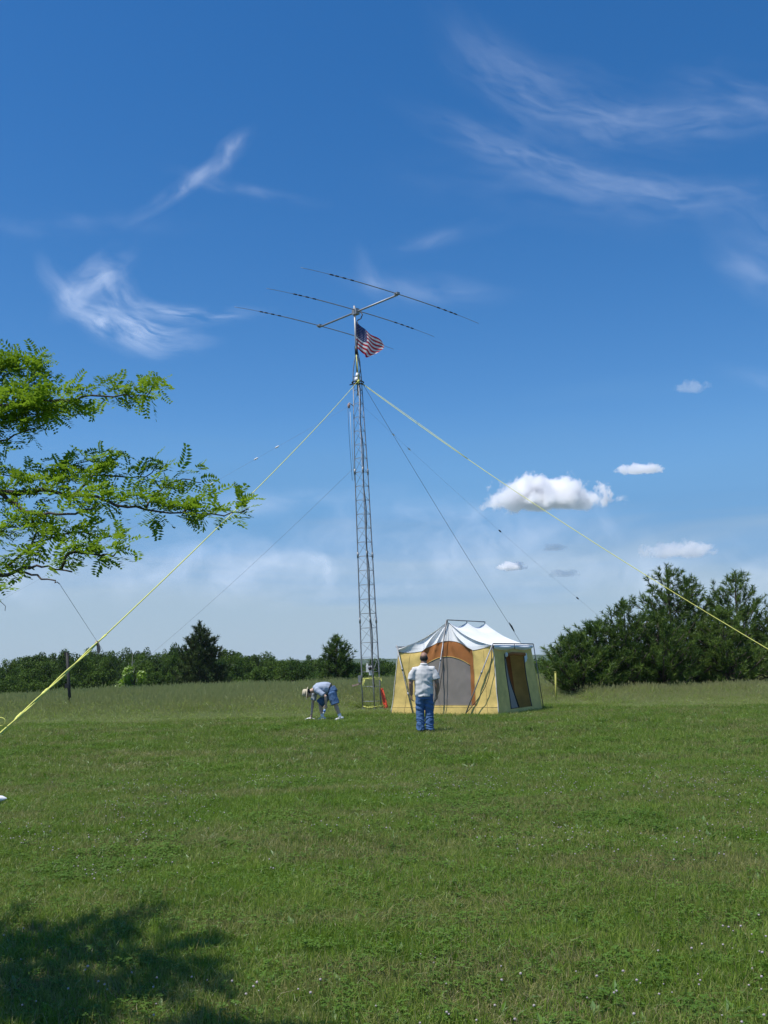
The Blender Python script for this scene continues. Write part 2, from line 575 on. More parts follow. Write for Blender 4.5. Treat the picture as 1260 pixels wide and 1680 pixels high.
# ------------------------------------------------------------------ grass
def blades(n, h0, h1, spread, width, lean, seed, seg=2, heads=False, head_r=0.012):
    """A tuft of n curved blades; attribute tip = height fraction."""
    r = np.random.default_rng(seed)
    V, F, T, VR = [], [], [], []
    for _ in range(n):
        an, rr = r.uniform(0, 6.283), spread * math.sqrt(r.uniform())
        bx, by = rr * math.cos(an), rr * math.sin(an)
        h = r.uniform(h0, h1)
        la, le = r.uniform(0, 6.283), abs(r.normal(0, lean)) * h
        fa = r.uniform(0, 6.283)
        wx, wy = math.cos(fa) * width / 2, math.sin(fa) * width / 2
        vr = r.normal(0, 0.18)
        i = len(V)
        for s in range(seg):
            q = s / seg
            ox, oy = math.cos(la) * le * q * q, math.sin(la) * le * q * q
            k = 1 - 0.35 * q
            V += [(bx + ox - wx * k, by + oy - wy * k, h * q - 0.005), (bx + ox + wx * k, by + oy + wy * k, h * q - 0.005)]
            T += [q, q]; VR += [vr, vr]
        V.append((bx + math.cos(la) * le, by + math.sin(la) * le, h * (1 - 0.25 * (le / h) ** 2)))
        T.append(1.0); VR.append(vr)
        for s in range(seg - 1):
            a = i + 2 * s
            F += [(a, a + 1, a + 3), (a, a + 3, a + 2)]
        a = i + 2 * (seg - 1)
        F.append((a, a + 1, i + 2 * seg))
        if heads and r.uniform() < heads:
            tx, ty, tz = V[i + 2 * seg]
            hl = r.uniform(0.06, 0.13)
            for c in range(2):
                fa2 = fa + c * 1.57
                ux, uy = math.cos(fa2) * head_r, math.sin(fa2) * head_r
                k = len(V)
                V += [(tx, ty, tz - hl * 0.5), (tx + ux, ty + uy, tz), (tx, ty, tz + hl * 0.6), (tx - ux, ty - uy, tz)]
                T += [1.0] * 4; VR += [vr] * 4
                F += [(k, k + 1, k + 2), (k, k + 2, k + 3)]
    return np.array(V), np.array(F), np.array(T), np.array(VR)


def tuft_mesh(name, mat, *a, **k):
    V, F, T, VR = blades(*a, **k)
    return mesh_np(name, V, F, mat, False, {'tip': T, 'vary': VR})


def leaf_tuft(name, mat, n, rad, ll, lw, seed, trefoil=False, flat=0.25):
    r = np.random.default_rng(seed)
    V, F, VR = [], [], []
    for _ in range(n):
        an, rr = r.uniform(0, 6.283), rad * math.sqrt(r.uniform())
        c = Vector((rr * math.cos(an), rr * math.sin(an), r.uniform(0.025, 0.06)))
        vr = r.normal(0, 0.15)
        base = r.uniform(0, 6.283)
        for q in range(3 if trefoil else 1):
            a2 = base + q * 2.094
            d = Vector((math.cos(a2), math.sin(a2), r.uniform(-0.1, flat)))
            s = Vector((-math.sin(a2), math.cos(a2), r.uniform(-0.3, 0.3)))
            l, w = ll * r.uniform(0.7, 1.2), lw * r.uniform(0.7, 1.2)
            o = c if trefoil else Vector((c.x * 0.3, c.y * 0.3, 0.0))
            i = len(V)
            for p in (o, o + d * l * 0.55 + s * w / 2, o + d * l - Vector((0, 0, 0.15 * l)), o + d * l * 0.55 - s * w / 2):
                V.append(tuple(p)); VR.append(vr)
            F += [(i, i + 1, i + 2), (i, i + 2, i + 3)]
    return mesh_np(name, np.array(V), np.array(F), mat, False, {'vary': np.array(VR)})


def bloom_mesh(name, seed):
    r = random.Random(seed)
    mb = MB()
    h = r.uniform(0.05, 0.10)
    mb.tube([(0, 0, 0), (0.008, 0.004, h)], 0.0012, 4, mi=1)
    mb.ball((0.008, 0.004, h + 0.005), (0.006, 0.006, 0.005), 6, 4)
    return mb.mesh(name, [M['flower'], M['clover']], False)


def wedge(n, y0, y1, half=0.47, pad=1.5, power=1.0):
    """n random ground points in the sector the camera could see, y0..y1."""
    u = rng.uniform(0, 1, n)
    y = np.sqrt(y0 * y0 + (y1 * y1 - y0 * y0) * u) if power == 1.0 else y0 + (y1 - y0) * u ** power
    x = rng.uniform(-1, 1, n) * (half * y + pad)
    return x, y


def mow_line(x):
    return 29.6 + 0.35 * np.sin(x * 4.1) + 0.9 * np.sin(x * 0.35) + 0.5 * np.sin(x * 1.3 + 1) + np.where(x < -4, 0.12 * (x + 4), 0) + np.where(np.abs(x - 2.3) < 4.5, 1.6, 0)


TENT_O = (0.056, 29.50)


def in_tent(x, y):
    dx, dy = x - TENT_O[0], y - TENT_O[1]
    u, v = dx * 0.866 - dy * 0.5, dx * 0.5 + dy * 0.866
    return (u > -0.02) & (u < 3.42) & (v > 0.0) & (v < 3.2)


def build_lawn():
    kinds = []
    for s in range(5):
        kinds.append(tuft_mesh('lawn_tuft', M['lawn'], 38, 0.025, 0.085, 0.10, 0.0046, 1.05, 100 + s))
    for s in range(2):
        kinds.append(tuft_mesh('dry_tuft', M['straw'], 16, 0.02, 0.08, 0.11, 0.0036, 1.1, 200 + s))
    for s in range(3):
        kinds.append(leaf_tuft('clover_tuft', M['clover'], 24, 0.10, 0.017, 0.015, 300 + s, True))
    for s in range(2):
        kinds.append(leaf_tuft('weed_tuft', M['weed'], 8, 0.03, 0.085, 0.024, 400 + s, False, 0.8))
    kinds.append(tuft_mesh('stalk_tuft', M['straw'], 3, 0.09, 0.19, 0.06, 0.0028, 0.5, 500))
    probs = np.array([.155] * 5 + [.065] * 2 + [.022] * 3 + [.022] * 2 + [.02]); probs /= probs.sum()
    P, S = [], []
    for n, a, b, sc0 in ((20000, 4.0, 9.0, 0.95), (26000, 9.0, 16.0, 1.05), (32000, 16.0, 33.0, 1.4)):
        x, y = wedge(n, a, b)
        P.append(np.stack([x, y], 1)); S.append(np.full(n, sc0))
    P = np.concatenate(P); S = np.concatenate(S)
    keep = (P[:, 1] < mow_line(P[:, 0]) + 0.4) & ~in_tent(P[:, 0], P[:, 1])
    P, S = P[keep], S[keep]
    n = len(P)
    idx = rng.choice(len(kinds), n, p=probs)
    # weeds and clover gather in patches
    cl = np.array([mnoise.noise(Vector((p[0] * 0.6, p[1] * 0.6, 3.1))) for p in P])
    idx = np.where((cl > 0.34) & (rng.uniform(size=n) < 0.25), 7 + rng.integers(0, 3, n), idx)
    br = np.array([mnoise.noise(Vector((p[0] * 0.8, p[1] * 0.55, 9.1))) for p in P])
    idx = np.where((br > 0.16) & (rng.uniform(size=n) < 0.30), 5 + rng.integers(0, 2, n), idx)
    tall = 1.0 + 0.35 * np.array([mnoise.noise(Vector((p[0] * 1.3, p[1] * 1.3, 0.4))) for p in P])
    sc_ = S * rng.uniform(0.75, 1.25, n)
    scl = np.stack([sc_, sc_, sc_ * tall], 1)
    rot = np.stack([rng.normal(0, 0.08, n), rng.normal(0, 0.08, n), rng.uniform(0, 6.283, n)], 1)
    pts = np.stack([P[:, 0], P[:, 1], ground_z(P[:, 0], P[:, 1])], 1)
    o = scatter('lawn_grass', pts, rot, scl, idx, kinds)
    tag(o, 'short mown lawn grass with clover and dry brown patches', 'grass', kind='stuff')
    # white clover blooms
    x, y = wedge(5200, 4.2, 15.0)
    cl = np.array([mnoise.noise(Vector((a * 0.5, b * 0.5, 3.1))) + 0.10 * a / (0.3 * b) for a, b in zip(x, y)])
    k = (cl > 0.0) & (rng.uniform(size=len(x)) < 0.55)
    x, y = x[k], y[k]
    n = len(x)
    s = rng.uniform(0.7, 1.3, n)
    o = scatter('clover_blooms', np.stack([x, y, ground_z(x, y)], 1), np.stack([rng.normal(0, .2, n), rng.normal(0, .2, n), rng.uniform(0, 6.28, n)], 1),
                np.stack([s, s, s], 1), rng.integers(0, 3, n), [bloom_mesh('clover_bloom', 600 + q) for q in range(3)])
    tag(o, 'tiny whitish clover blooms dotted over the foreground lawn', 'flowers', kind='stuff')


def build_meadow():
    kinds = []
    for s in range(5):
        kinds.append(tuft_mesh('meadow_tuft', M['meadow'], 60, 0.25, 0.66, 0.30, 0.011, 0.9, 700 + s, seg=3, heads=0.30, head_r=0.012))
    P = []
    for n, a, b in ((26000, 24.0, 45.0), (26000, 45.0, 78.0)):
        x, y = wedge(n, a, b, 0.47, 3.0)
        P.append(np.stack([x, y], 1))
    P = np.concatenate(P)
    ml = mow_line(P[:, 0])
    keep = (P[:, 1] > ml) & ~in_tent(P[:, 0], P[:, 1]) & (np.hypot(P[:, 0] + 0.52, P[:, 1] - 32.74) > 0.9)
    P, ml = P[keep], ml[keep]
    n = len(P)
    ramp = 0.22 + 0.78 * ss(0.0, 5.5, P[:, 1] - ml)
    s = rng.uniform(0.75, 1.15, n) * ramp
    patch = 1.0 + 0.30 * np.array([mnoise.noise(Vector((p[0] * 0.25, p[1] * 0.25, 1.7))) + 0.8 * mnoise.noise(Vector((p[0] * 1.1, p[1] * 0.8, 5.7))) for p in P])
    # the grass on the right, in front of the pines, is shorter
    patch *= np.where(P[:, 0] > 3, 0.78, 1.0)
    scl = np.stack([0.6 + 0.5 * s, 0.6 + 0.5 * s, s * patch], 1)
    rot = np.stack([rng.normal(0, .06, n), rng.normal(0, .06, n), rng.uniform(0, 6.283, n)], 1)
    o = scatter('meadow_grass', np.stack([P[:, 0], P[:, 1], ground_z(P[:, 0], P[:, 1])], 1), rot, scl, rng.integers(0, 5, n), kinds)
    tag(o, 'tall uncut meadow grass gone to seed behind the lawn', 'grass', kind='stuff')


build_lawn()
build_meadow()


# ------------------------------------------------------------------ trees
def leaf_cloud(centres, radii, per, size, seed, up=0.4, flat=1.0):
    """Many small leaf faces spread through clumps."""
    r = np.random.default_rng(seed)
    C = np.repeat(centres, per, 0)
    Rr = np.repeat(radii, per)
    n = len(C)
    d = r.normal(size=(n, 3)); d /= np.linalg.norm(d, axis=1, keepdims=True)
    rad = r.uniform(0.25, 1.0, n) ** 0.5
    P = C + d * (Rr * rad)[:, None] * np.array([1, 1, flat])
    nrm = d * 0.6 + r.normal(size=(n, 3)) * 0.6 + np.array([0, 0, up])
    nrm /= np.linalg.norm(nrm, axis=1, keepdims=True)
    t = np.cross(nrm, r.normal(size=(n, 3))); t /= np.linalg.norm(t, axis=1, keepdims=True)
    b = np.cross(nrm, t)
    s = (size * r.uniform(0.6, 1.3, n))[:, None]
    V = np.stack([P - t * s * 0.5, P + b * s * 0.32, P + t * s * 0.5, P - b * s * 0.32], 1).reshape(-1, 3)
    F = np.arange(n * 4).reshape(-1, 4)
    vr = np.repeat(np.repeat(r.normal(0, 0.22, len(centres)), per), 4)
    return V, F, vr


def broad_crown(name, mat, w, h, seed, clumps=60, per=45, size=0.32, base=0.15):
    """Crown of a broadleaf tree: irregular lobes of clumps. Base of crown at z = 0."""
    r = np.random.default_rng(seed)
    lobes = []
    for _ in range(8):
        a = r.uniform(0, 6.283); q = r.uniform(0.1, 0.55)
        lobes.append((math.cos(a) * q * w / 2, math.sin(a) * q * w / 2, h * r.uniform(0.25, 0.72), r.uniform(0.25, 0.42)))
    lobes.append((0, 0, h * 0.72, 0.38))
    C, Rr = [], []
    for _ in range(clumps):
        lx, ly, lz, lr = lobes[r.integers(len(lobes))]
        d = r.normal(size=3); d /= np.linalg.norm(d)
        if d[2] < -0.5: d[2] *= -0.5
        C.append((lx + d[0] * lr * w / 2, ly + d[1] * lr * w / 2, min(h * 0.97, max(base * h, lz + d[2] * lr * h / 2))))
        Rr.append(r.uniform(0.07, 0.13) * w)
    V, F, vr = leaf_cloud(np.array(C), np.array(Rr), per, size, seed + 1)
    return mesh_np(name, V, F, mat, False, {'vary': vr})


def build_wood():
    kinds = []
    for s in range(6):
        kinds.append(broad_crown('wood_crown', M['wood'], 7.0, 8.0, 800 + s * 3, 110, 90, 0.26, 0.0))
    prof = [(-60.61, 3.072), (-53.358, 3.027), (-46.109, 3.055), (-41.775, 3.66), (-37.438, 4.482), (-34.52, 3.687), (-31.618, 3.756), (-27.992, 4.021), (-25.091, 4.45), (-20.734, 3.761), (-17.107, 3.38), (-13.485, 2.927), (-9.865, 2.618), (-3.353, 2.162), (0.259, 1.854), (4.599, 1.741), (10.389, 1.735), (18.359, 1.886), (22.696, 1.774), (33.544, 1.636), (45.111, 1.479), (60, 1.503)]
    px, pz = zip(*prof)
    P, S, RZ = [], [], []
    for row, (Y, drop, step) in enumerate(((150, 0.0, 2.2), (135, 0.1, 2.2), (118, 0.5, 2.4), (102, 1.2, 2.2), (92, 2.2, 2.0))):
        x = -62.0 * Y / 120
        while x < 62.0 * Y / 120:
            yy = Y + rnd.uniform(-5, 5)
            top = 1.65 + (np.interp(x * 120 / yy, px, pz) - 1.65) * yy / 120 - drop * rnd.uniform(0.5, 1.3) + rnd.uniform(-0.7, 0.55)
            g0 = gz(x, yy)
            h = max(2.2, top - g0)
            w = rnd.uniform(0.62, 1.0) * (1.0 if row < 2 else 0.8)
            P.append((x, yy, g0)); S.append((w, w, h / 7.75)); RZ.append((0, 0, rnd.uniform(0, 6.28)))
            x += step * rnd.uniform(0.6, 1.35)
    o = scatter('wood', P, RZ, S, rng.integers(0, 6, len(P)), kinds)
    tag(o, 'dark green broadleaf wood closing off the far side of the field', 'wood', kind='stuff')


def needle_tufts(P, D, L, per, width, seed, droop=0.0):
    """Bottle-brush needle tufts: at P pointing along D with length L."""
    r = np.random.default_rng(seed)
    n = len(P)
    C = np.repeat(P, per, 0); Dd = np.repeat(D, per, 0); LL = np.repeat(L, per)
    m_ = len(C)
    q = r.normal(size=(m_, 3))
    q -= Dd * (q * Dd).sum(1, keepdims=True); q /= np.linalg.norm(q, axis=1, keepdims=True)
    along = r.uniform(0, 1, m_)
    base = C + Dd * (LL * along * 0.75)[:, None]
    nd = q * 0.75 + Dd * r.uniform(0.35, 1.1, m_)[:, None]
    nd /= np.linalg.norm(nd, axis=1, keepdims=True)
    nl = LL * r.uniform(0.45, 0.7, m_)
    side = np.cross(nd, r.normal(size=(m_, 3))); side /= np.linalg.norm(side, axis=1, keepdims=True)
    V = np.stack([base - side * width / 2, base + side * width / 2, base + nd * nl[:, None]], 1).reshape(-1, 3)
    F = np.arange(m_ * 3).reshape(-1, 3)
    vr = np.repeat(np.repeat(r.normal(0, 0.22, n), per), 3)
    return V, F, vr


def pine(name, loc, h, rad, seed, label, group=None, mat='pine', low=0.05, tuft=0.34, dens=0.85, width=0.030, shape=0.9, per=24):
    r = random.Random(seed)
    root = empty(name, (loc[0], loc[1], gz(loc[0], loc[1])))
    tag(root, label, 'tree', group)
    mb = MB()
    lean = (r.uniform(-.03, .03), r.uniform(-.03, .03))
    ax = lambda z: Vector((lean[0] * z + 0.05 * math.sin(z * 1.7 + seed), lean[1] * z + 0.05 * math.cos(z * 1.3 + seed), z))
    mb.tube([ax(h * 0.97 * q / 8) - Vector((0, 0, 0.1 if q == 0 else 0)) for q in range(9)], [0.022 * h * (1 - 0.9 * q / 8) + 0.008 for q in range(9)], 8)
    mb.build('trunk', M['bark'], root)
    lb = MB()
    P, D, L = [], [], []
    z = h * low + 0.2
    while z < h * 0.95:
        f = z / h
        prof = ((1 - f) ** (0.75 * shape)) * (0.72 + 0.28 * math.sin(f * 2.6 + 0.6)) * 1.18
        nb = max(3, int((5 + 3 * (1 - f)) * dens))
        a0 = r.uniform(0, 6.28)
        for k in range(nb):
            a = a0 + k * 6.283 / nb + r.uniform(-.35, .35)
            ln = rad * prof * r.uniform(0.65, 1.15)
            if ln < 0.12: continue
            zz = z + r.uniform(-.12, .12)
            b0 = ax(zz)
            rise = r.uniform(0.05, 0.30) + 0.45 * f
            pts = []
            for q in range(5):
                s = q / 4
                pts.append(b0 + Vector((math.cos(a) * ln * s, math.sin(a) * ln * s, ln * (rise * s + 0.35 * s * s - 0.12 * s))))
            lb.tube(pts, [0.006 * ln + 0.018 * (1 - f) * (1 - 0.85 * q / 4) + 0.004 for q in range(5)], 5)
            nt = max(3, int(ln * 9.5 * dens))
            for q in range(nt):
                s = 1 - (q / nt) ** 1.0 * 0.78
                i = min(3, int(s * 4)); fr = s * 4 - i
                p = pts[i].lerp(pts[i + 1], fr)
                side = Vector((-math.sin(a), math.cos(a), 0)) * r.uniform(-1, 1) * (0.10 + 0.26 * ln * (0.35 + 0.65 * (1 - abs(2 * s - 1.1))))
                p = p + side + Vector((0, 0, r.uniform(-.06, .10)))
                d = Vector((math.cos(a), math.sin(a), 0)) * r.uniform(0.2, 0.9) + Vector((0, 0, r.uniform(0.35, 1.3))) + side * 0.8
                P.append(p); D.append(d.normalized()); L.append(tuft * r.uniform(0.7, 1.15))
        z += h * r.uniform(0.045, 0.075)
    for q in range(6):
        p = ax(h * (0.93 + 0.012 * q)) + Vector((r.uniform(-.1, .1), r.uniform(-.1, .1), 0))
        P.append(p); D.append(Vector((r.uniform(-.3, .3), r.uniform(-.3, .3), 1)).normalized()); L.append(tuft)
    lb.build('limbs', M['bark'], root)
    V, F, vr = needle_tufts(np.array([tuple(p) for p in P]), np.array([tuple(p) for p in D]), np.array(L), per, width, seed + 5)
    me = mesh_np('crown', V, F, M[mat], False, {'vary': vr})
    o = link(bpy.data.objects.new('crown', me), root)
    o['kind'] = 'stuff'
    return root


def build_pines():
    G = 'pines in a clump beyond the tent'
    pine('pine_tree', (6.75, 36.0), 2.2, 1.2, 21, 'lowest bushy pine at the end of the clump nearest the tent', G, low=0.0)
    pine('pine_tree', (7.6, 36.9), 2.6, 1.4, 30, 'rounded bushy pine second from the tent, shorter than its neighbour behind', G, low=0.0)
    pine('pine_tree', (8.75, 37.6), 3.4, 1.5, 22, 'mid-height pine with bare grey twigs, left of the tallest pine', G, low=0.0)
    pine('pine_tree', (10.0, 37.2), 2.8, 1.55, 27, 'low dark bushy pine filling the clump in front of the tallest pine', G, low=0.0)
    pine('pine_tree', (10.95, 39.0), 4.85, 1.9, 23, 'tallest pine of the clump with a double spiky top', G, low=0.02)
    pine('pine_tree', (11.9, 39.4), 4.4, 1.6, 31, 'slightly shorter pine just right of the tallest pine', G, low=0.02)
    pine('pine_tree', (12.6, 37.8), 3.0, 1.5, 26, 'short dense pine between the two tall pines', G, low=0.0)
    pine('pine_tree', (13.95, 40.0), 4.6, 2.0, 24, 'second tall pine with a pointed top, right of the tallest pine', G, low=0.06)
    pine('pine_tree', (15.6, 39.4), 3.3, 1.7, 25, 'pine cut off by the right edge of the picture', G, low=0.05)
    pine('conifer_tree', (-14.8, 80), 4.9 - gz(-14.8, 80) + 0.15, 2.35, 41, 'large pyramidal conifer standing in front of the far wood', None, 'spruce', 0.0, 0.55, 1.15, 0.07, 1.0, 20)
    pine('conifer_tree', (-3.2, 62), 3.15 - gz(-3.2, 62), 1.0, 42, 'small open-topped pine at the wood edge between bending man and tower', None, 'pine', 0.0, 0.45, 0.85, 0.05, 0.75, 18)
    # shrub with pale leaves
    root = empty('leafy_tree', (-18.85, 75, gz(-18.85, 75)))
    tag(root, 'small bright yellow-green tree in front of the dark wood', 'tree')
    h = 2.3 - root.location.z
    mb = MB()
    mb.tube([(0, 0, -.1), (0.05, 0, h * .4), (0, 0.05, h * .8)], [0.10, 0.07, 0.02], 7)
    for q in range(7):
        a = q * 0.9
        mb.tube([(0, 0, h * (.25 + .07 * q)), (math.cos(a) * .6, math.sin(a) * .6, h * (.38 + .08 * q))], [0.04, 0.012], 5)
    mb.build('trunk', M['bark'], root)
    me = broad_crown('crown', M['light_tree'], 3.3, h, 911, 90, 150, 0.24, 0.10)
    o = link(bpy.data.objects.new('crown', me), root); o['kind'] = 'stuff'
    # dead snag behind it
    root = empty('dead_tree', (-19.6, 77, gz(-19.6, 77)))
    tag(root, 'bare grey dead tree poking up behind the bright yellow-green tree', 'tree')
    h = 2.9 - root.location.z
    mb = MB()
    mb.tube([(0, 0, -.1), (0.05, 0, h * .5), (0.12, 0, h)], [0.05, 0.035, 0.010], 6)
    mb.build('trunk', plain('grey_deadwood', (0.24, 0.23, 0.22), 0.9), root)
    for q, (a, z0, l) in enumerate(((0.3, .55, .8), (2.8, .62, .7), (1.2, .7, .6), (3.6, .8, .5), (0.1, .85, .4))):
        b = MB()
        b.tube([(0.08, 0, h * z0), (0.08 + math.cos(a) * l * .4, math.sin(a) * l * .4, h * z0 + l * .55), (0.08 + math.cos(a) * l * .55, math.sin(a) * l * .55, h * z0 + l)], [0.022, 0.014, 0.006], 5)
        b.build('branch', bpy.data.materials['grey_deadwood'], root)


build_wood()
build_pines()


def leaf_compound(seed):
    """One honey-locust leaf: a thin stalk with paired leaflets. Points +X."""
    r = random.Random(seed)
    V, F = [], []
    ln = r.uniform(0.07, 0.12)
    npair = 8
    sag = r.uniform(-0.1, 0.3)
    twist = r.uniform(-.5, .5)

    def P(s): return Vector((ln * s, 0.012 * math.sin(3 * s + seed), -sag * ln * s * s))
    i = 0
    V += [tuple(P(0) + Vector((0, 0, .001))), tuple(P(1)), tuple(P(0) - Vector((0, 0, .001)))]
    F.append((0, 1, 2, 2))
    for k in range(npair):
        s = 0.16 + 0.84 * k / (npair - 1)
        for sd in (-1, 1):
            b = P(s)
            l = 0.024 * r.uniform(0.8, 1.15) * (0.75 + 0.5 * math.sin(math.pi * min(1, s * 0.9 + .1)))
            w = 0.0115 * r.uniform(0.85, 1.2)
            d = Vector((0.45 + r.uniform(-.15, .15), sd * 0.9, r.uniform(-.25, .35) + twist * sd)).normalized()
            n = Vector((r.uniform(-.3, .3), r.uniform(-.3, .3), 1))
            t = d.cross(n).normalized()
            i = len(V)
            V += [tuple(b), tuple(b + d * l * .45 + t * w * .5), tuple(b + d * l), tuple(b + d * l * .45 - t * w * .5)]
            F.append((i, i + 1, i + 2, i + 3))
    F = [f for f in F if len(set(f)) == 4]
    return np.array(V), np.array(F)


def build_locust():
    root = empty('locust_tree', (-3.15, 5.2, 0.0))
    tag(root, 'honey locust reaching feathery green branches in over the left edge', 'tree')
    o0 = Vector((-3.15, 5.2, 0.0))
    lv = [leaf_compound(q) for q in range(10)]
    r = random.Random(5)
    B = {}
    B['A'] = [(-1.672, 4.004, 2.727), (-1.572, 4.004, 2.742), (-1.421, 4.004, 2.764), (-1.282, 3.964, 2.737), (-1.171, 3.924, 2.748), (-1.025, 3.884, 2.738), (-0.930, 3.844, 2.720), (-0.886, 3.844, 2.764)]
    B['B'] = [(-1.698, 4.084, 2.557), (-1.598, 4.084, 2.607), (-1.510, 4.084, 2.644), (-1.422, 4.124, 2.690), (-1.345, 4.164, 2.725), (-1.275, 4.164, 2.736)]
    B['C'] = [(-1.546, 4.004, 2.734), (-1.527, 4.084, 2.801), (-1.494, 4.164, 2.917), (-1.467, 4.164, 2.984)]
    B['D'] = [(-1.625, 3.924, 2.355), (-1.529, 3.924, 2.358), (-1.431, 3.924, 2.361), (-1.334, 3.924, 2.365), (-1.224, 3.884, 2.338), (-1.117, 3.844, 2.321), (-1.045, 3.844, 2.287), (-0.925, 3.844, 2.268), (-0.774, 3.804, 2.241), (-0.604, 3.764, 2.221), (-0.545, 3.764, 2.234), (-0.515, 3.764, 2.245)]
    B['E'] = [(-1.553, 3.924, 2.383), (-1.516, 3.924, 2.353), (-1.400, 3.844, 2.273), (-1.315, 3.804, 2.255), (-1.208, 3.764, 2.244), (-1.127, 3.764, 2.254), (-1.092, 3.764, 2.272)]
    B['F'] = [(-1.224, 3.884, 2.338), (-1.178, 3.924, 2.398), (-1.165, 3.964, 2.434), (-1.065, 4.004, 2.434), (-0.965, 4.004, 2.424), (-0.920, 4.044, 2.494)]
    B['G'] = [(-0.925, 3.844, 2.273), (-0.911, 3.884, 2.322), (-0.872, 3.924, 2.370), (-0.799, 3.924, 2.401), (-0.726, 3.924, 2.381)]
    B['H'] = [(-1.548, 3.764, 1.993), (-1.457, 3.764, 2.014), (-1.388, 3.764, 2.034), (-1.319, 3.764, 2.049), (-1.237, 3.724, 2.034), (-1.159, 3.684, 2.014)]
    B['I'] = [(-1.388, 3.764, 2.027), (-1.304, 3.724, 2.006), (-1.222, 3.684, 1.978), (-1.204, 3.684, 1.970)]
    B['J'] = [(-1.434, 3.764, 2.047), (-1.358, 3.804, 2.120), (-1.351, 3.844, 2.195), (-1.381, 3.844, 2.268)]
    B['K'] = [(-1.205, 3.700, 2.028), (-1.168, 3.684, 2.090), (-1.088, 3.684, 2.080), (-0.998, 3.644, 2.069), (-0.925, 3.604, 2.096)]
    B['L'] = [(-1.347, 3.804, 2.142), (-1.231, 3.844, 2.181), (-1.137, 3.844, 2.178), (-1.106, 3.844, 2.158)]
    B['M'] = [(-1.334, 3.924, 2.365), (-1.313, 4.004, 2.441), (-1.278, 4.084, 2.507), (-1.125, 4.084, 2.535)]
    B['N'] = [(-1.522, 3.483, 1.947), (-1.414, 3.443, 1.911), (-1.330, 3.443, 1.898), (-1.311, 3.443, 1.862)]
    B['O'] = [(-1.717, 4.164, 2.909), (-1.613, 4.164, 2.934), (-1.534, 4.164, 2.946)]
    B['Q'] = [(-1.644, 4.004, 2.655), (-1.545, 4.004, 2.676), (-1.420, 4.004, 2.699), (-1.345, 4.004, 2.723)]
    B['R'] = [(-1.563, 3.844, 2.177), (-1.470, 3.844, 2.199), (-1.399, 3.844, 2.221)]
    B['S'] = [(-1.638, 4.004, 2.474), (-1.512, 4.004, 2.447), (-1.412, 4.004, 2.432), (-1.288, 4.004, 2.415)]
    B['U'] = [(-0.774, 3.804, 2.241), (-0.740, 3.844, 2.294), (-0.700, 3.844, 2.310)]
    feeders = {'A': (-3.13, 5.2, 2.35), 'B': (-3.13, 5.2, 2.2), 'D': (-3.13, 5.2, 1.95), 'H': (-3.13, 5.2, 1.6), 'N': (-3.13, 5.2, 1.5),
               'O': (-3.13, 5.2, 2.7), 'Q': (-3.13, 5.2, 2.3), 'R': (-3.13, 5.2, 1.8), 'S': (-3.13, 5.2, 2.0)}
    thick = {'A': .011, 'B': .008, 'C': .005, 'D': .011, 'E': .009, 'F': .006, 'G': .005, 'H': .014, 'I': .005, 'J': .006, 'K': .006, 'L': .004, 'M': .004}
    dens = {'N': 0.5, 'I': 0.10, 'H': 0.6, 'C': 1.7, 'A': 1.4, 'O': 3.2, 'Q': 3.2, 'B': 0.9, 'R': 2.2, 'S': 0.9, 'D': 1.2, 'J': 1.3, 'K': 1.5, 'L': 1.5, 'E': 0.6, 'M': 1.2}
    leaves_V, leaves_F, leaves_vr, nv = [], [], [], 0

    def put_leaf(p, d, vr):
        nonlocal nv
        V, F = lv[r.randrange(10)]
        d = d.normalized()
        up = Vector((r.uniform(-.5, .5), r.uniform(-.5, .5), 1))
        y = up.cross(d)
        if y.length < 1e-3: y = Vector((0, 1, 0))
        y.normalize()
        z = d.cross(y)
        Mx = np.array([[d.x, y.x, z.x], [d.y, y.y, z.y], [d.z, y.z, z.z]]) * r.uniform(0.64, 1.0)
        leaves_V.append(V @ Mx.T + np.array(p - o0)); leaves_F.append(F + nv); leaves_vr.append(np.full(len(V), vr))
        nv += len(V)

    def dress(path, density, spread=0.026, start=0.0):
        total = 0.0
        for a, b in zip(path[:-1], path[1:]):
            seg = (b - a)
            n = seg.length / 0.0150 * density
            k = int(n) + (1 if r.random() < n - int(n) else 0)
            for _ in range(k):
                s = r.random()
                p = a.lerp(b, s)
                vr = r.gauss(0, 0.2)
                up = 1 if r.random() < 0.80 else -0.7
                # short spur twig with a bunch of leaves
                base = p + Vector((r.gauss(0, spread * .6), r.gauss(0, spread), abs(r.gauss(0, spread)) * up))
                for _q in range(r.choice((1, 2, 2, 3))):
                    d = Vector((r.gauss(0.35, 0.6), r.gauss(0, 0.6), r.gauss(0.22 if up > 0 else -.15, 0.32)))
                    put_leaf(base, d, vr)

    for k, pts in B.items():
        pts = [Vector(p) for p in pts]
        th = thick.get(k, .005)
        full = pts
        if k in feeders:
            f = Vector(feeders[k])
            mid = f.lerp(pts[0], 0.5) + Vector((0, r.uniform(-.15, .15), 0.10))
            full = [f, f.lerp(mid, .5) + Vector((0, 0, .03)), mid, mid.lerp(pts[0], .5) + Vector((0, 0, .02))] + pts
        n = len(full)
        # wobble for a natural line
        sm = []
        for i in range(n - 1):
            for q in range(3):
                p = full[i].lerp(full[i + 1], q / 3)
                if not (i == 0 and q == 0): p = p + Vector((r.uniform(-1, 1), r.uniform(-1, 1), r.uniform(-1, 1))) * 0.006
                sm.append(p)
        sm.append(full[-1])
        mb = MB()
        if k in feeders:
            rad = [max(th * 0.35, th * 1.5 * (1 - i / len(sm)) ** 1.0) if i < len(sm) * .45 else max(th * .22, th * 1.3 * (1 - (i / len(sm)))) for i in range(len(sm))]
        else:
            rad = [max(th * .25, th * (1 - 0.75 * i / len(sm))) for i in range(len(sm))]
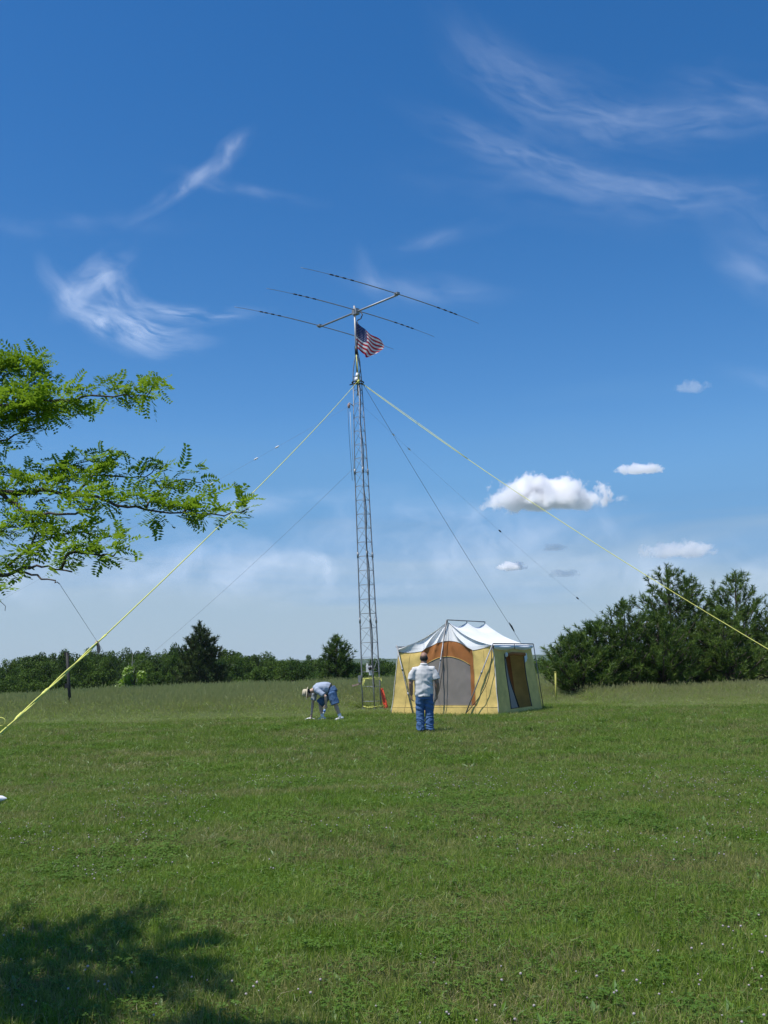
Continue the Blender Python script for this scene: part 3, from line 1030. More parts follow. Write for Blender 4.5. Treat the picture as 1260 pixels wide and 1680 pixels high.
        mb.tube([p - o0 for p in sm], rad, 6)
        mb.build('branch', M['bark'], root)
        dress(pts if k not in feeders else full[3:], dens.get(k, 1.15))
    # trunk and the rest of the crown outside the picture
    mb = MB()
    mb.tube([(0, 0, -.1), (0.02, 0, .8), (0.02, 0, 1.8), (0.04, 0, 2.8), (0.0, .02, 3.9), (.05, 0, 4.6)], [0.13, 0.10, 0.085, 0.065, 0.04, 0.015], 10)
    mb.build('trunk', M['bark'], root)
    for q in range(64):
        zz = r.uniform(1.6, 4.5)
        a = r.uniform(0, 6.283)
        ln = r.uniform(0.9, 2.2) * (1 - 0.35 * (zz - 1.7) / 2.7)
        pass
        f = o0 + Vector((0, 0, zz))
        tip = f + Vector((math.cos(a) * ln, math.sin(a) * ln, r.uniform(.0, .45)))
        if tip.y < 3.2: tip.y = 3.2 + r.uniform(0, .3)
        tip.x = min(tip.x, -0.415 * tip.y - 0.36, -0.13 * tip.y - 0.41 * tip.z)
        path = [f.lerp(tip, s / 5) + Vector((r.uniform(-.04, .04), r.uniform(-.04, .04), 0.10 * math.sin(s))) * (0 if s == 0 else 1) for s in range(6)]
        mb = MB(); mb.tube([p - o0 for p in path], [0.022, .018, .014, .010, .007, .003], 5); mb.build('branch', M['bark'], root)
        dress(path[2:], 0.60 if q % 3 else 1.6, 0.05)
    for q in range(16):
        f = o0 + Vector((0, 0, r.uniform(1.9, 3.0)))
        tip = Vector((r.uniform(-3.0, -2.36), r.uniform(4.15, 4.85), r.uniform(2.5, 3.6)))
        path = [f.lerp(tip, s / 5) + Vector((r.uniform(-.04, .04), r.uniform(-.04, .04), 0.08 * math.sin(s))) * (0 if s == 0 else 1) for s in range(6)]
        mb = MB(); mb.tube([p - o0 for p in path], [0.020, .016, .012, .009, .006, .003], 5); mb.build('branch', M['bark'], root)
        dress(path[2:], 1.5, 0.05)
    V = np.concatenate(leaves_V); F = np.concatenate(leaves_F)
    me = mesh_np('crown', V, F, M['locust'], False, {'vary': np.concatenate(leaves_vr)})
    o = link(bpy.data.objects.new('crown', me), root); o['kind'] = 'stuff'


build_locust()


# ------------------------------------------------------------------ the tower
TB = Vector((-0.52, 32.74, 0.15))            # foot of the tower axis
TT = Vector((-0.77, 32.74, 11.05))           # guy ring
T_AX = (TT - TB) / (TT.z - TB.z)


def tower_axis(z):
    return TB + T_AX * (z - TB.z)


def tower_w(z):
    """Face width of the tapering tower at height z (m)."""
    return float(np.interp(z, [0.15, 5.2, 8.0, 11.05], [0.60, 0.49, 0.44, 0.29]))


def leg_pt(k, z):
    a = R(-80) + k * 2 * math.pi / 3          # one leg towards the viewer
    rr = tower_w(z) / math.sqrt(3)
    return tower_axis(z) + Vector((math.cos(a) * rr, math.sin(a) * rr, 0))


def build_tower():
    root = empty('lattice_tower', TB)
    tag(root, 'tall slim triangular steel lattice mast standing beside the tent', 'radio tower')

    def loc(p): return Vector(p) - TB
    zs = [0.12, 1.0, 3.0, 5.2, 6.6, 8.0, 9.5, 11.05]
    for k in range(3):
        mb = MB()
        mb.tube([loc(leg_pt(k, z)) for z in zs], [0.023, .023, .022, .020, .019, .017, .015, .014], 8)
        mb.build('leg', M['galv'], root)
        # sleeve joints
        for z in (3.05, 5.2, 8.0):
            j = MB(); j.tube([loc(leg_pt(k, z - .09)), loc(leg_pt(k, z + .09))], 0.032, 8); j.build('joint_sleeve', M['galv'], root)
    lev = [0.45]
    while lev[-1] < 10.8:
        lev.append(lev[-1] + 0.47)
    for i, z in enumerate(lev):
        for k in range(3):
            k2 = (k + 1) % 3
            mb = MB(); mb.tube([loc(leg_pt(k, z)), loc(leg_pt(k2, z))], 0.0065, 5); mb.build('rung', M['galv'], root)
            if i + 1 < len(lev) and z > 1.0:
                a, b = (k, k2) if True else (k2, k)
                mb = MB(); mb.tube([loc(leg_pt(a, z)), loc(leg_pt(b, lev[i + 1]))], 0.0058, 5); mb.build('brace', M['galv'], root)
    # foot: base plate with hinge feet
    mb = MB(); mb.box((0, 0, -0.04), (0.95, 0.85, 0.06)); mb.build('base_plate', M['galv'], root, False)
    for k in range(3):
        p = loc(leg_pt(k, 0.15)); mb = MB(); mb.box(p + Vector((0, 0, .03)), (.11, .11, .10)); mb.build('hinge_foot', M['galv'], root, False)
    # guy ring with dark arms
    mb = MB()
    c = loc(TT)
    ring = [c + Vector((math.cos(a) * .20, math.sin(a) * .20, 0.0)) for a in [q * 2 * math.pi / 12 for q in range(13)]]
    mb.tube(ring, 0.020, 6)
    for k in range(3):
        a = R(-80) + k * 2 * math.pi / 3
        mb.tube([c, c + Vector((math.cos(a) * .30, math.sin(a) * .30, -0.05))], [0.03, 0.018], 6)
    mb.build('guy_ring', M['black'], root)
    # curved head bars closing to the mast
    zt = TT.z + 1.05
    for k in range(3):
        a = R(-80) + k * 2 * math.pi / 3
        top = tower_axis(zt)
        p0 = leg_pt(k, 11.05)
        pts = []
        for s in np.linspace(0, 1, 7):
            q = p0.lerp(top, s) + Vector((math.cos(a), math.sin(a), 0)) * 0.05 * math.sin(math.pi * s)
            pts.append(loc(q))
        mb = MB(); mb.tube(pts, 0.016, 6); mb.build('head_bar', M['galv'], root)
    mb = MB(); mb.tube([loc(tower_axis(10.6)), loc(tower_axis(13.75))], 0.036, 10); mb.build('mast', M['alu'], root)
    mb = MB(); mb.tube([loc(tower_axis(zt - .08)), loc(tower_axis(zt + .22))], 0.055, 10); mb.build('mast_bearing', M['black'], root)
    # rotator
    mb = MB(); c2 = loc(tower_axis(11.24))
    mb.tube([c2 + Vector((0, 0, -.16)), c2 + Vector((0, 0, -.03))], [0.095, 0.10], 12)
    mb.tube([c2 + Vector((0, 0, -.03)), c2 + Vector((0, 0, .14))], [0.085, 0.05], 12)
    mb.build('rotator', M['white'], root)
    # coax taped down the front leg
    pts = []
    for i, z in enumerate(np.linspace(13.2, 0.9, 60)):
        if z > 11.0:
            p = tower_axis(z) + Vector((0.07 + .04 * math.sin(z * 5), -0.09, 0))
        else:
            p = leg_pt(0, z) + Vector((0.02 + .025 * math.sin(z * 3.1), -0.035, 0))
        pts.append(loc(p))
    mb = MB(); mb.tube(pts, 0.014, 5); mb.build('coax_cable', M['cable'], root)
    # rope and pulley hung on a stand-off at the left
    a0 = leg_pt(2, 10.25)
    tip = a0 + Vector((-0.16, -0.05, 0.12))
    mb = MB(); mb.tube([loc(a0), loc(tip)], 0.014, 6); mb.build('standoff_arm', M['galv'], root)
    mb = MB(); mb.ball(loc(tip + Vector((0, 0, -.12))), (.05, .05, .09)); mb.build('pulley', M['tan_tape'], root)
    for dx in (-.035, .035):
        mb = MB()
        mb.tube([loc(tip + Vector((dx, 0, -.2))), loc(tip.lerp(leg_pt(2, 7.9), .5) + Vector((dx - .05, 0, 0))), loc(leg_pt(2, 7.7) + Vector((dx - .06, -.02, 0)))], 0.0065, 5)
        mb.build('halyard', M['cable'] if dx < 0 else M['pale_rope'], root)
    # inner lift cable and winch
    mb = MB(); mb.tube([loc(tower_axis(10.2)), loc(tower_axis(1.6) + Vector((0.03, -.05, 0)))], 0.007, 5); mb.build('lift_cable', M['galv'], root)
    w = MB(); c3 = loc(tower_axis(1.48)) + Vector((-.06, -.12, 0))
    w.box(c3, (.20, .16, .20)); w.box(c3 + Vector((.07, -.02, -.15)), (.16, .12, .10)); w.box(c3 + Vector((-.06, -.02, .13)), (.06, .08, .10))
    w.build('winch', M['white'], root, False)
    mb = MB(); mb.tube([c3 + Vector((.03, -.09, .02)), c3 + Vector((.03, -.13, .02))], .06, 12); mb.build('winch_drum', M['black'], root)
    l = loc(leg_pt(2, 1.05))
    mb = MB(); mb.box(l + Vector((-.08, -.02, .12)), (.09, .10, .22)); mb.build('switch_box', M['galv'], root, False)
    mb = MB(); mb.box(l + Vector((-.16, -.02, -.06)), (.34, .05, .045), Matrix.Rotation(R(-14), 3, 'Y')); mb.build('crank_handle', M['tan_tape'], root, False)


build_tower()


def tied_loops(name, label, centre, rad, z, turns, seed, parent=None, tails=3):
    """Slack yellow line wound round something, with tails hanging."""
    r = random.Random(seed)
    mb = MB()
    pts = []
    for q in range(turns * 14 + 1):
        a = q / 14 * 2 * math.pi
        pts.append(Vector((math.cos(a) * rad * r.uniform(.92, 1.08), math.sin(a) * rad * r.uniform(.92, 1.08), z + r.uniform(-.03, .03) + .02 * q / 14)))
    mb.tube(pts, 0.007, 5)
    for q in range(tails):
        a = r.uniform(3.4, 6.0)
        p = Vector((math.cos(a) * rad, math.sin(a) * rad, z))
        mb.tube([p, p + Vector((r.uniform(-.05, .05), -.03, -.15)), p + Vector((r.uniform(-.08, .08), -.04, -r.uniform(.25, .4)))], 0.011, 5)
    o = mb.build(name, M['yellow_rope'])
    o.location = centre
    return tag(o, label, 'rope')


tied_loops('rope_coil', 'yellow cord wound round the lattice tower at waist height', (TB.x, TB.y, TB.z), .30, 1.0, 2, 3)
tied_loops('rope_coil', 'yellow cord lying tangled round the tower foot', (TB.x + .05, TB.y - .1, TB.z), .34, .12, 2, 9, tails=0)


def build_antenna():
    c = tower_axis(13.53)
    c = Vector((c.x, c.y, 13.53))
    root = empty('yagi_antenna', c)
    tag(root, 'three-element beam antenna with drooping rods on top of the tower', 'antenna')
    bd = Vector((0.683, -0.730, 0)).normalized()     # boom
    ed = Vector((0.760, 0.650, 0)).normalized()
    ed = (ed - bd * ed.dot(bd)).normalized()
    mb = MB()
    off = Vector((0.07, -.03, 0))
    mb.tube([off + bd * -2.02, off + bd * 2.03], 0.031, 10)
    mb.build('boom', M['alu'], root)
    mb = MB(); mb.box(off * .6, (.22, .16, .20), Matrix.Rotation(R(-47), 3, 'Z')); mb.build('boom_bracket', M['galv'], root, False)
    for s, half, sg in ((2.0, 3.98, 1), (0.0, 3.78, 1), (-2.0, 3.62, 1)):
        e = empty('tmp')
        bpy.data.objects.remove(e)
        mb = MB()
        cc = off + bd * s + Vector((0, 0, .05))
        pts, rad = [], []
        for q in np.linspace(-1, 1, 33):
            d = abs(q)
            pts.append(cc + ed * (q * half) + Vector((0, 0, -0.14 * d * d * (0.6 + .4 * d))))
            rad.append(0.016 if d < .45 else (0.012 if d < .72 else 0.007))
        mb.tube(pts, rad, 6)
        el = mb.build('element', M['alu'], root)
        for sd in (-1, 1):
            for d in (.49, .57, .645, .70):
                tb = MB()
                pa, pb = [cc + ed * (sd * half * q) + Vector((0, 0, -0.14 * q * q * (.6 + .4 * q))) for q in (d - .017, d + .017)]
                tb.tube([pa, pb], 0.023, 8)
                tb.build('trap', M['black'], el)
        kb = MB(); kb.box(cc, (.16, .12, .07), Matrix.Rotation(R(-47), 3, 'Z')); kb.build('clamp', M['galv'], el, False)
    # coax loop below the driven element
    mb = MB()
    mb.tube([off + Vector((.12, .05, .02)), off + Vector((.20, .0, -.10)), off + Vector((.14, -.04, -.26)), off + Vector((.02, -.06, -.33))], 0.020, 6)
    mb.build('feed_cable', M['cable'], root)


build_antenna()


def build_flag():
    """Stars and stripes, top of the hoist at z = 13.2 on the mast, hanging out in a light wind."""
    hz = 13.20
    p0 = tower_axis(hz)
    root = empty('flag', (p0.x, p0.y, hz))
    tag(root, 'stars and stripes flag blowing from the mast below the antenna', 'flag')
    Hh, Lf = 0.92, 1.42

    def P(u, v):
        """u along the fly 0..1, v down the hoist 0..1"""
        top = Vector((0.045, -0.03, 0)) + Vector((0.86 * u, 0.14 * u, -0.70 * u - 0.06 * math.sin(u * 3.1)))
        down = Vector((-0.02 - .42 * u * v, -0.30 * u, -Hh * (1 - 0.32 * u)))
        p = top + down * v
        bulge = .10 * math.sin(u * 7.0 + v * 2.2 + .5) * (0.2 + u) + .05 * math.sin(u * 13 - v * 4)
        fold = 0.06 * math.sin(u * 9 - v * 3.0) * u
        # lower hoist part swings in, fold near the pole
        p += Vector((0.10 * math.sin(math.pi * v) * u * .6 + fold, bulge * 1.2, -0.05 * math.sin(math.pi * v) * (1 - u)))
        return p
    na, nb = 40, 13 * 3
    mb = MB()
    i0 = 0
    for i in range(na + 1):
        for j in range(nb + 1):
            mb.v.append(tuple(P(i / na, j / nb)))
    for i in range(na):
        for j in range(nb):
            a = i * (nb + 1) + j
            stripe = j // 3
            mi = 2 if (i < na * 0.4 and stripe < 7) else (0 if stripe % 2 == 0 else 1)
            mb.f.append((a, a + nb + 1, a + nb + 2, a + 1)); mb.mi.append(mi)
    mb.build('cloth', [M['flag_red'], M['flag_white'], M['flag_blue']], root)
    st = MB()
    for row in range(9):
        ncol = 6 if row % 2 == 0 else 5
        for c in range(ncol):
            u = 0.4 * ((2 * c + (1 if row % 2 == 0 else 2)) / 12)
            v = (7 / 13) * (row + 1) / 10
            ce = P(u, v)
            du = (P(u + .01, v) - ce).normalized(); dv = (P(u, v + .01) - ce).normalized()
            nrm = du.cross(dv).normalized()
            for sgn in (-1, 1):
                pts = []
                for q in range(10):
                    rr = 0.024 if q % 2 == 0 else 0.010
                    a = q * math.pi / 5
                    pts.append(ce + nrm * (.004 * sgn) + du * (rr * math.sin(a)) - dv * (rr * math.cos(a)))
                st.poly(pts)
    o = st.build('stars', M['flag_white'], root, False)
    o['kind'] = 'stuff'
    hb = MB()
    hb.tube([(0.0, -.045, .03), (0.0, -.045, -Hh - .05)], 0.006, 5)
    hb.build('hoist_line', M['pale_rope'], root)


build_flag()


# ------------------------------------------------------------------ ropes and wires
def sag_line(a, b, sag, n=24):
    a, b = Vector(a), Vector(b)
    return [a.lerp(b, q / n) + Vector((0, 0, -sag * 4 * (q / n) * (1 - q / n))) for q in range(n + 1)]


def line_obj(name, pts, rad, mat, label, cat, n=6, group=None):
    root = Vector(pts[-1])
    mb = MB()
    mb.tube([Vector(p) - root for p in pts], rad, n)
    o = mb.build(name, mat)
    o.location = root
    return tag(o, label, cat, group)


RT = TT + Vector((0, -0.12, -0.02))


def build_ropes():
    # left guy: comes down towards the viewer; lower part doubled and twisted
    anchor = Vector((-4.16, 7.45, 0.02))
    start = leg_pt(0, 11.0) + Vector((-.05, -.05, 0))
    pts = sag_line(start, anchor, 0.20, 60)
    root = empty('guy_rope', anchor)
    tag(root, 'yellow guy rope running down to the left edge, doubled and knotted low down', 'rope', 'yellow guy ropes')
    kk = 48
    mb = MB(); mb.tube([p - anchor for p in pts[:kk + 1]], 0.0080, 6); mb.build('single_strand', M['yellow_rope'], root)
    low = []
    for i in range(kk * 12, 60 * 12 + 1):
        f = i / 12
        a = int(min(59, f)); p = pts[a].lerp(pts[a + 1], f - a)
        low.append(p)
    d = (pts[-1] - pts[-2]).normalized()
    s1 = d.cross(Vector((0, 0, 1))).normalized(); s2 = d.cross(s1)
    for ph in (0, math.pi):
        mb = MB()
        q = []
        for i, p in enumerate(low):
            a = i * 0.16 + ph
            w = 0.008 + 0.002 * math.sin(i * .05)
            q.append(p - anchor + s1 * (w * math.cos(a)) + s2 * (w * math.sin(a)))
        mb.tube(q, 0.0080, 6); mb.build('twisted_strand', M['yellow_rope'], root)
    for f in (51.7, 53.0, 54.6):
        a = int(f); p = pts[a].lerp(pts[a + 1], f - a)
        mb = MB(); mb.tube([p - anchor - d * .09, p - anchor - d * .04, p - anchor + d * .05, p - anchor + d * .10], [0.012, 0.020, 0.019, 0.012], 8)
        mb.build('knot', M['yellow_rope'], root)
    a = 53
    p = pts[a].lerp(pts[54], .6) - anchor
    mb = MB(); mb.tube([p + Vector((math.cos(t) * .05 - .06, -.02, math.sin(t) * .04 + .06)) for t in np.linspace(-.6, 5.2, 16)], 0.005, 5)
    mb.build('loose_loop', M['yellow_rope'], root)
    mb = MB(); mb.tube([(0, 0, .12), (.05, .12, -.25)], [0.018, 0.012], 6); mb.build('stake', M['galv'], root)
    # strip tied on the rope
    p = pts[48].lerp(pts[49], .6)
    mb = MB()
    mb.tube([p, p + Vector((.012, 0, -.03)), p + Vector((.018, .01, -.08)), p + Vector((.02, 0, -.12))], [(0.022, .006), (.020, .008), (.024, .004), (.014, .004)], 6, side=(1, 0, 0))
    tp = p + Vector((0, 0, .025))
    mb.tube([tp + Vector((-.02, 0, -.05)), tp], [.02, .014], 6)
    o = mb.build('marker_tape', M['tan_tape']); tag(o, 'scrap of faded pinkish tape tied on the left yellow rope', 'tape')
    # right guy
    anchor = Vector((11.0, 22.2, 0.08))
    start = leg_pt(1, 11.0) + Vector((.02, -.1, 0))
    pts = sag_line(start, anchor, 0.33, 40)
    root = empty('guy_rope', anchor)
    tag(root, 'yellow guy rope running down to the right edge, in front of the pines', 'rope', 'yellow guy ropes')
    mb = MB(); mb.tube([p - anchor for p in pts], 0.0090, 6); mb.build('strand', M['yellow_rope'], root)
    mb = MB(); mb.tube([p + Vector((0.01, -.02, .04 * math.sin(i * .28))) - anchor for i, p in enumerate(pts[:12])], 0.006, 6); mb.build('second_strand', M['yellow_rope'], root)
    mb = MB(); mb.tube([(0, 0, .15), (-.1, .08, -.25)], [0.018, 0.012], 6); mb.build('stake', M['galv'], root)
    # knot of rope on the guy ring
    mb = MB()
    c = leg_pt(0, 11.02)
    mb.ball(c + Vector((0, -.05, 0)), (.045, .045, .07), 8, 6)
    mb.tube([c + Vector((.01, -.06, .05)), c + Vector((-.03, -.08, .5)), c + Vector((-.06, 0, .95))], 0.012, 5)
    o = mb.build('rope_knot', M['yellow_rope']); tag(o, 'knot of yellow rope where both guys meet the tower', 'rope')
    # thin dark lines
    end = Vector((6.5, 39.6, gz(6.5, 39.6)))
    line_obj('guy_wire', sag_line(TT + Vector((.15, .1, 0)), end, 0.12), 0.0065, M['greywire'], 'thin dark guy line dropping behind the tent roof', 'wire')
    p = Vector((4.72, 37.95, 2.85))
    line_obj('turnbuckle', [p + Vector((-.12, -.11, .19)), p + Vector((-.02, 0, .05)), p, p + Vector((.09, .08, -.14))], [0.012, .03, .03, 0.012], M['black'], 'small dark tensioner on the guy line behind the tent', 'fitting')
    line_obj('guy_wire', sag_line(leg_pt(2, 8.16), (-14.0, 47.8, gz(-14, 47.8)), 0.25), 0.0040, M['greywire'], 'thin grey guy line slanting down to the left behind the locust', 'wire')
    # wire antenna legs with insulators
    a, b = Vector((-.72, 32.8, 10.35)), Vector((8.9, 37.5, 2.3))
    pts = sag_line(a, b, 0.15)
    line_obj('antenna_wire', pts, 0.0020, M['greywire'], 'thin wire antenna leg from the tower to the pines', 'wire')
    for q, sgn in ((0.115, 'egg insulator nearest the tower on the right wire'), (.17, 'second egg insulator on the right wire'), (.50, 'dark insulator halfway along the right wire'), (.80, 'dark insulator low on the right wire near the pines')):
        f = q * 24; i = int(f); p = pts[i].lerp(pts[i + 1], f - i)
        dd = (b - a).normalized()
        line_obj('insulator', [p - dd * .07, p - dd * .03, p + dd * .03, p + dd * .07], [.008, .026, .026, .008], M['white'] if q < .3 else M['cable'], sgn, 'insulator', 8, 'wire insulators')
    a, b = Vector((-1.0, 32.75, 10.28)), Vector((-23.0, 38.5, 0.3))
    b.z = gz(b.x, b.y) + .05
    pts = sag_line(a, b, 0.1)
    line_obj('antenna_wire', pts, 0.0022, M['greywire'], 'hair-thin wire antenna leg from the tower down to the far left', 'wire')
    for q, sgn in ((.118, 'white insulator nearest the tower on the left wire'), (.152, 'white insulator second from the tower on the left wire'), (.225, 'white insulator farthest out on the left wire')):
        f = q * 24; i = int(f); p = pts[i].lerp(pts[i + 1], f - i)
        dd = (b - a).normalized()
        line_obj('insulator', [p - dd * .09, p - dd * .04, p + dd * .04, p + dd * .09], [.008, .028, .028, .008], M['white'], sgn, 'insulator', 8, 'wire insulators')
    line_obj('cord', sag_line((-1.204, 3.684, 1.970), (-7.0, 30.0, gz(-7, 30) + .05), 0.05), [0.0009] * 25, M['greywire'], 'thin grey cord leading away from the lowest locust twig', 'cord')


build_ropes()


# ------------------------------------------------------------------ the tent
TW, TL, EH, PH, INS = 3.40, 3.20, 1.90, 2.62, 0.20
TMID = TW / 2
GSET = 0.28          # the gable cloth leans back this much at the peak


def build_tent():
    root = empty('cabin_tent', (TENT_O[0], TENT_O[1], gz(*TENT_O)), R(-30))
    tag(root, 'yellow cabin tent with white roof, rust window surround and open side door', 'tent')
    xl, xr = INS, TW - INS
    half = (xr - xl) / 2

    def roof_z(x):
        q = max(0.0, 1 - abs(x - TMID) / half)
        return EH + (PH - EH) * (0.35 * q + 0.65 * q ** 2.1)

    def nz(x, y, z): return mnoise.noise(Vector((x, y, z)))

    # ---- front wall, in (s, t): s along the wall at the ground, t = height
    def F(s, t):
        k = t / EH
        x = s + (TMID - s) / TMID * INS * min(1, k) if True else s
        gather = 0.0
        if t > 1.45:
            # fan of gathers running from the peak
            ang = math.atan2(s - TMID, max(0.05, PH + .05 - t))
            gather = 0.13 * (abs(math.sin(ang * 8.5 + 1.3 * nz(s, t, 0.2))) ** 0.7 - 0.6) * float(ss(1.47, 2.05, t)) * (0.35 + 0.65 * float(ss(0.05, 0.5, PH - t)))
        wr = 0.045 * nz(s * 1.6, t * 1.1, 4.0) + 0.022 * nz(s * 4 + t * 3, t * 1.6 - s * 2, 7.0) + 0.008 * nz(s * 11 - t * 6, t * 7, 2.0)
        wr *= math.sin(math.pi * min(1, max(0.0, t / EH * .92 + .05)))
        fold = 0.02 * ss(0.28, 0.20, t)       # creased foot strip
        back = GSET * max(0.0, t - EH) / (PH - EH)
        return Vector((x, INS * min(1.0, k) + back + float(gather) + wr - float(fold), t))

    sA, sB = 0.86, 2.70                    # edges of the middle panel at mid height

    def topline(s):
        """upper edge of coloured walls"""
        if s < sA: return 1.80 - 0.03 * math.sin(math.pi * s / sA)
        if s > sB: return 1.78 + (EH - 1.78) * ((s - sB) / (TW - sB)) ** 1.2
        q = (s - sA) / (sB - sA)
        return 1.78 + 0.29 * math.sin(math.pi * min(1, q * 1.0)) ** 0.9

    def arch(s):
        q = (s - sA - .10) / (sB - sA - .20)
        return 1.36 + 0.27 * max(0.0, math.sin(math.pi * min(1, max(0, q)))) ** 0.8

    def strip(name, s0, s1, lo, hi, mat, ns=24, nt=16):
        mb = MB()

        def f(a, b):
            s = s0 + (s1 - s0) * a
            l = lo(s) if callable(lo) else lo
            h = hi(s) if callable(hi) else hi
            return F(s, l + (h - l) * b)
        mb.grid(f, ns, nt)
        return mb.build(name, mat, root)

    Y, Bn, Wh = M['canvas_yellow'], M['canvas_brown'], M['canvas_white']
    tag(strip('wall_panel', 0.0, sA, 0.0, topline, Y, 16, 26))
    strip('wall_panel', sB, TW, 0.0, topline, Y, 16, 26)
    strip('wall_panel', sA, sB, 0.0, 0.27, Y, 30, 5)
    wl, wr_ = sA + .10, sB - .12
    win = strip('screen_window', wl, wr_, 0.27, arch, M['screen'], 30, 20)
    tag(win, 'grey insect screen window with arched top')
    strip('window_surround', sA, sB, arch, topline, Bn, 40, 8)
    strip('window_surround', sA, wl, 0.27, arch, Bn, 4, 16)
    strip('window_surround', wr_, sB, 0.27, arch, Bn, 4, 16)
    # piping round the window
    mb = MB(); mb.tube([F(s, arch(s)) + Vector((0, -.008, 0)) for s in np.linspace(wl, wr_, 26)], 0.008, 5); mb.build('piping', Y, win)
    mb = MB(); mb.tube([F(s, 0.27) + Vector((0, -.008, 0)) for s in np.linspace(wl, wr_, 26)], 0.007, 5); mb.build('piping', Y, win)
    # gable
    mb = MB()

    def gable(a, b):
        s = 0.0 + TW * a
        xx = s + (TMID - s) / TMID * INS
        l = topline(s)
        h = max(l + 0.012, roof_z(xx))
        return F(s, l + (h - l) * b)
    mb.grid(gable, 150, 24)
    tag(mb.build('gable', Wh, root), 'gathered greyish white gable fabric')
    seam_y = plain('stitched_seam', (0.50, 0.38, 0.15), 0.9)
    for s in (0.44, sA, sB, 3.06):
        mb = MB(); mb.tube([F(s, t) + Vector((0, -.004, 0)) for t in np.linspace(0.0, topline(s), 24)], 0.006, 5); mb.build('seam', seam_y, root)
    mb = MB(); mb.tube([F(s, topline(s)) + Vector((0, -.006, 0)) for s in np.linspace(0, TW, 70)], 0.007, 5); mb.build('seam', plain('dark_seam', (0.16, 0.13, 0.10), 0.9), root)
    for t0 in (0.22,):
        mb = MB(); mb.tube([F(s, t0) + Vector((0, -.004, 0)) for s in np.linspace(0, TW, 50)], 0.005, 5); mb.build('seam', seam_y, root)
    # hems down the front corners
    for s in (0.0, TW):
        mb = MB(); mb.tube([F(s, t) + Vector((0.0, -.006, 0)) for t in np.linspace(0, 1.86, 12)], 0.014, 6); mb.build('corner_seam', M['seam'], root)

    # ---- right wall, in (v, t)
    def S(v, t):
        k = min(1, t / EH)
        y = v + (TL / 2 - v) / (TL / 2) * INS * k
        w = 0.04 * nz(v * 1.5, t * 1.2, 11.0) + 0.022 * nz(v * 5, t * 1.5 + v, 17.0)
        w *= math.sin(math.pi * min(1, k * .95 + .02))
        w -= 0.05 * math.sin(math.pi * k) * math.sin(math.pi * v / TL) * 0.6
        return Vector((TW - INS * k + w, y, t))
    v0, v1, dt0, dt1 = 0.84, 2.42, 0.13, 1.66

    def side(name, va, vb, ta, tb, mat, n1=12, n2=20):
        mb = MB(); mb.grid(lambda a, b: S(va + (vb - va) * a, ta + (tb - ta) * b), n1, n2)
        return mb.build(name, mat, root)
    side('wall_panel', 0.0, v0, 0.0, 1.80, Y)
    side('wall_panel', v1, TL, 0.0, 1.80, Y)
    side('wall_panel', v0, v1, 0.0, dt0, Y, 12, 3)
    side('wall_panel', v0, v1, dt1, 1.80, Y, 12, 3)
    # door hem, screen flap hanging inside, rolled flap above
    mb = MB()
    rim = [S(v0, t) for t in np.linspace(dt0, dt1, 12)] + [S(v, dt1) for v in np.linspace(v0, v1, 8)][1:] + [S(v1, t) for t in np.linspace(dt1, dt0, 12)][1:]
    mb.tube([p + Vector((.006, 0, 0)) for p in rim], 0.016, 6); mb.build('door_hem', M['groundsheet'], root)

    def flap(a, b):
        t = dt1 - (dt1 - dt0 - .01) * b
        wdt = 0.05 + 0.70 * b ** 1.15
        p = S(v0 + .02 + wdt * a, t)
        return p + Vector((-0.02 - 0.05 * a * b + .02 * math.sin(a * 9 + b * 3), 0, 0))
    mb = MB(); mb.grid(flap, 14, 18); fl = mb.build('door_screen', screen_mat('door_screen_cloth', (0.40, 0.34, 0.29), 0.08), root)
    tag(fl, 'grey screen flap hanging half open in the doorway')
    mb = MB(); mb.tube([flap(1, b) + Vector((0.01, 0, 0)) for b in np.linspace(0, 1, 14)], 0.02, 6); mb.build('zip_edge', M['black'], fl)
    mb = MB(); mb.tube([S(v0 + .05, dt1 - .03) + Vector((.05, 0, 0)), S(1.4, dt1 + .01) + Vector((.06, 0, 0)), S(v1 - .1, dt1 - .02) + Vector((.06, 0, 0))], [.045, .05, .055], 10)
    mb.build('rolled_door', Bn, root)
    mb = MB(); mb.ball(S(v0 + .03, dt1 - .02) + Vector((.05, 0, 0)), (.05, .03, .07)); mb.build('tie_end', M['white'], root)

    def tagf(a, b):
        return S(v1 - .02 + .27 * a, dt1 + .02 - (.16 + .12 * (1 - a)) * b) + Vector((.03 + .01 * math.sin(6 * a), 0, 0))
    mb = MB(); mb.grid(tagf, 6, 6); mb.build('pocket_flap', M['canvas_white_roof'], root)

    # ---- left and back walls
    mb = MB(); mb.grid(lambda a, b: Vector((INS * b + .02 * nz(a * 5, b * 3, 1), TL * a + (TL / 2 - TL * a) / (TL / 2) * INS * b, EH * b)), 14, 14); mb.build('wall_panel', Y, root)
    for q, (a0, a1, mat) in enumerate(((0, .26, Y), (.26, .76, Bn), (.76, 1, Y))):
        mb = MB()
        def bk(a, b):
            s = TW * (a0 + (a1 - a0) * a)
            x = s + (TMID - s) / TMID * INS * b
            return Vector((x, TL - INS * b + .02 * nz(s * 2, b * 3, 5), EH * b))
        mb.grid(bk, 8, 14); mb.build('wall_panel', mat, root)
    mb = MB()

    def bg(a, b):
        x = xl + (xr - xl) * a
        return Vector((x, TL - INS, EH + (roof_z(x) - EH) * b))
    mb.grid(bg, 30, 6); mb.build('gable', Wh, root)
    mb = MB(); mb.poly([(0.03, 0.03, .02), (TW - .03, .03, .02), (TW - .03, TL - .03, .02), (.03, TL - .03, .02)]); mb.build('groundsheet', M['groundsheet'], root, False)

    # ---- roof slopes: hung from three points of the ridge bar
    y0, y1 = INS - .03, TL - INS + .03

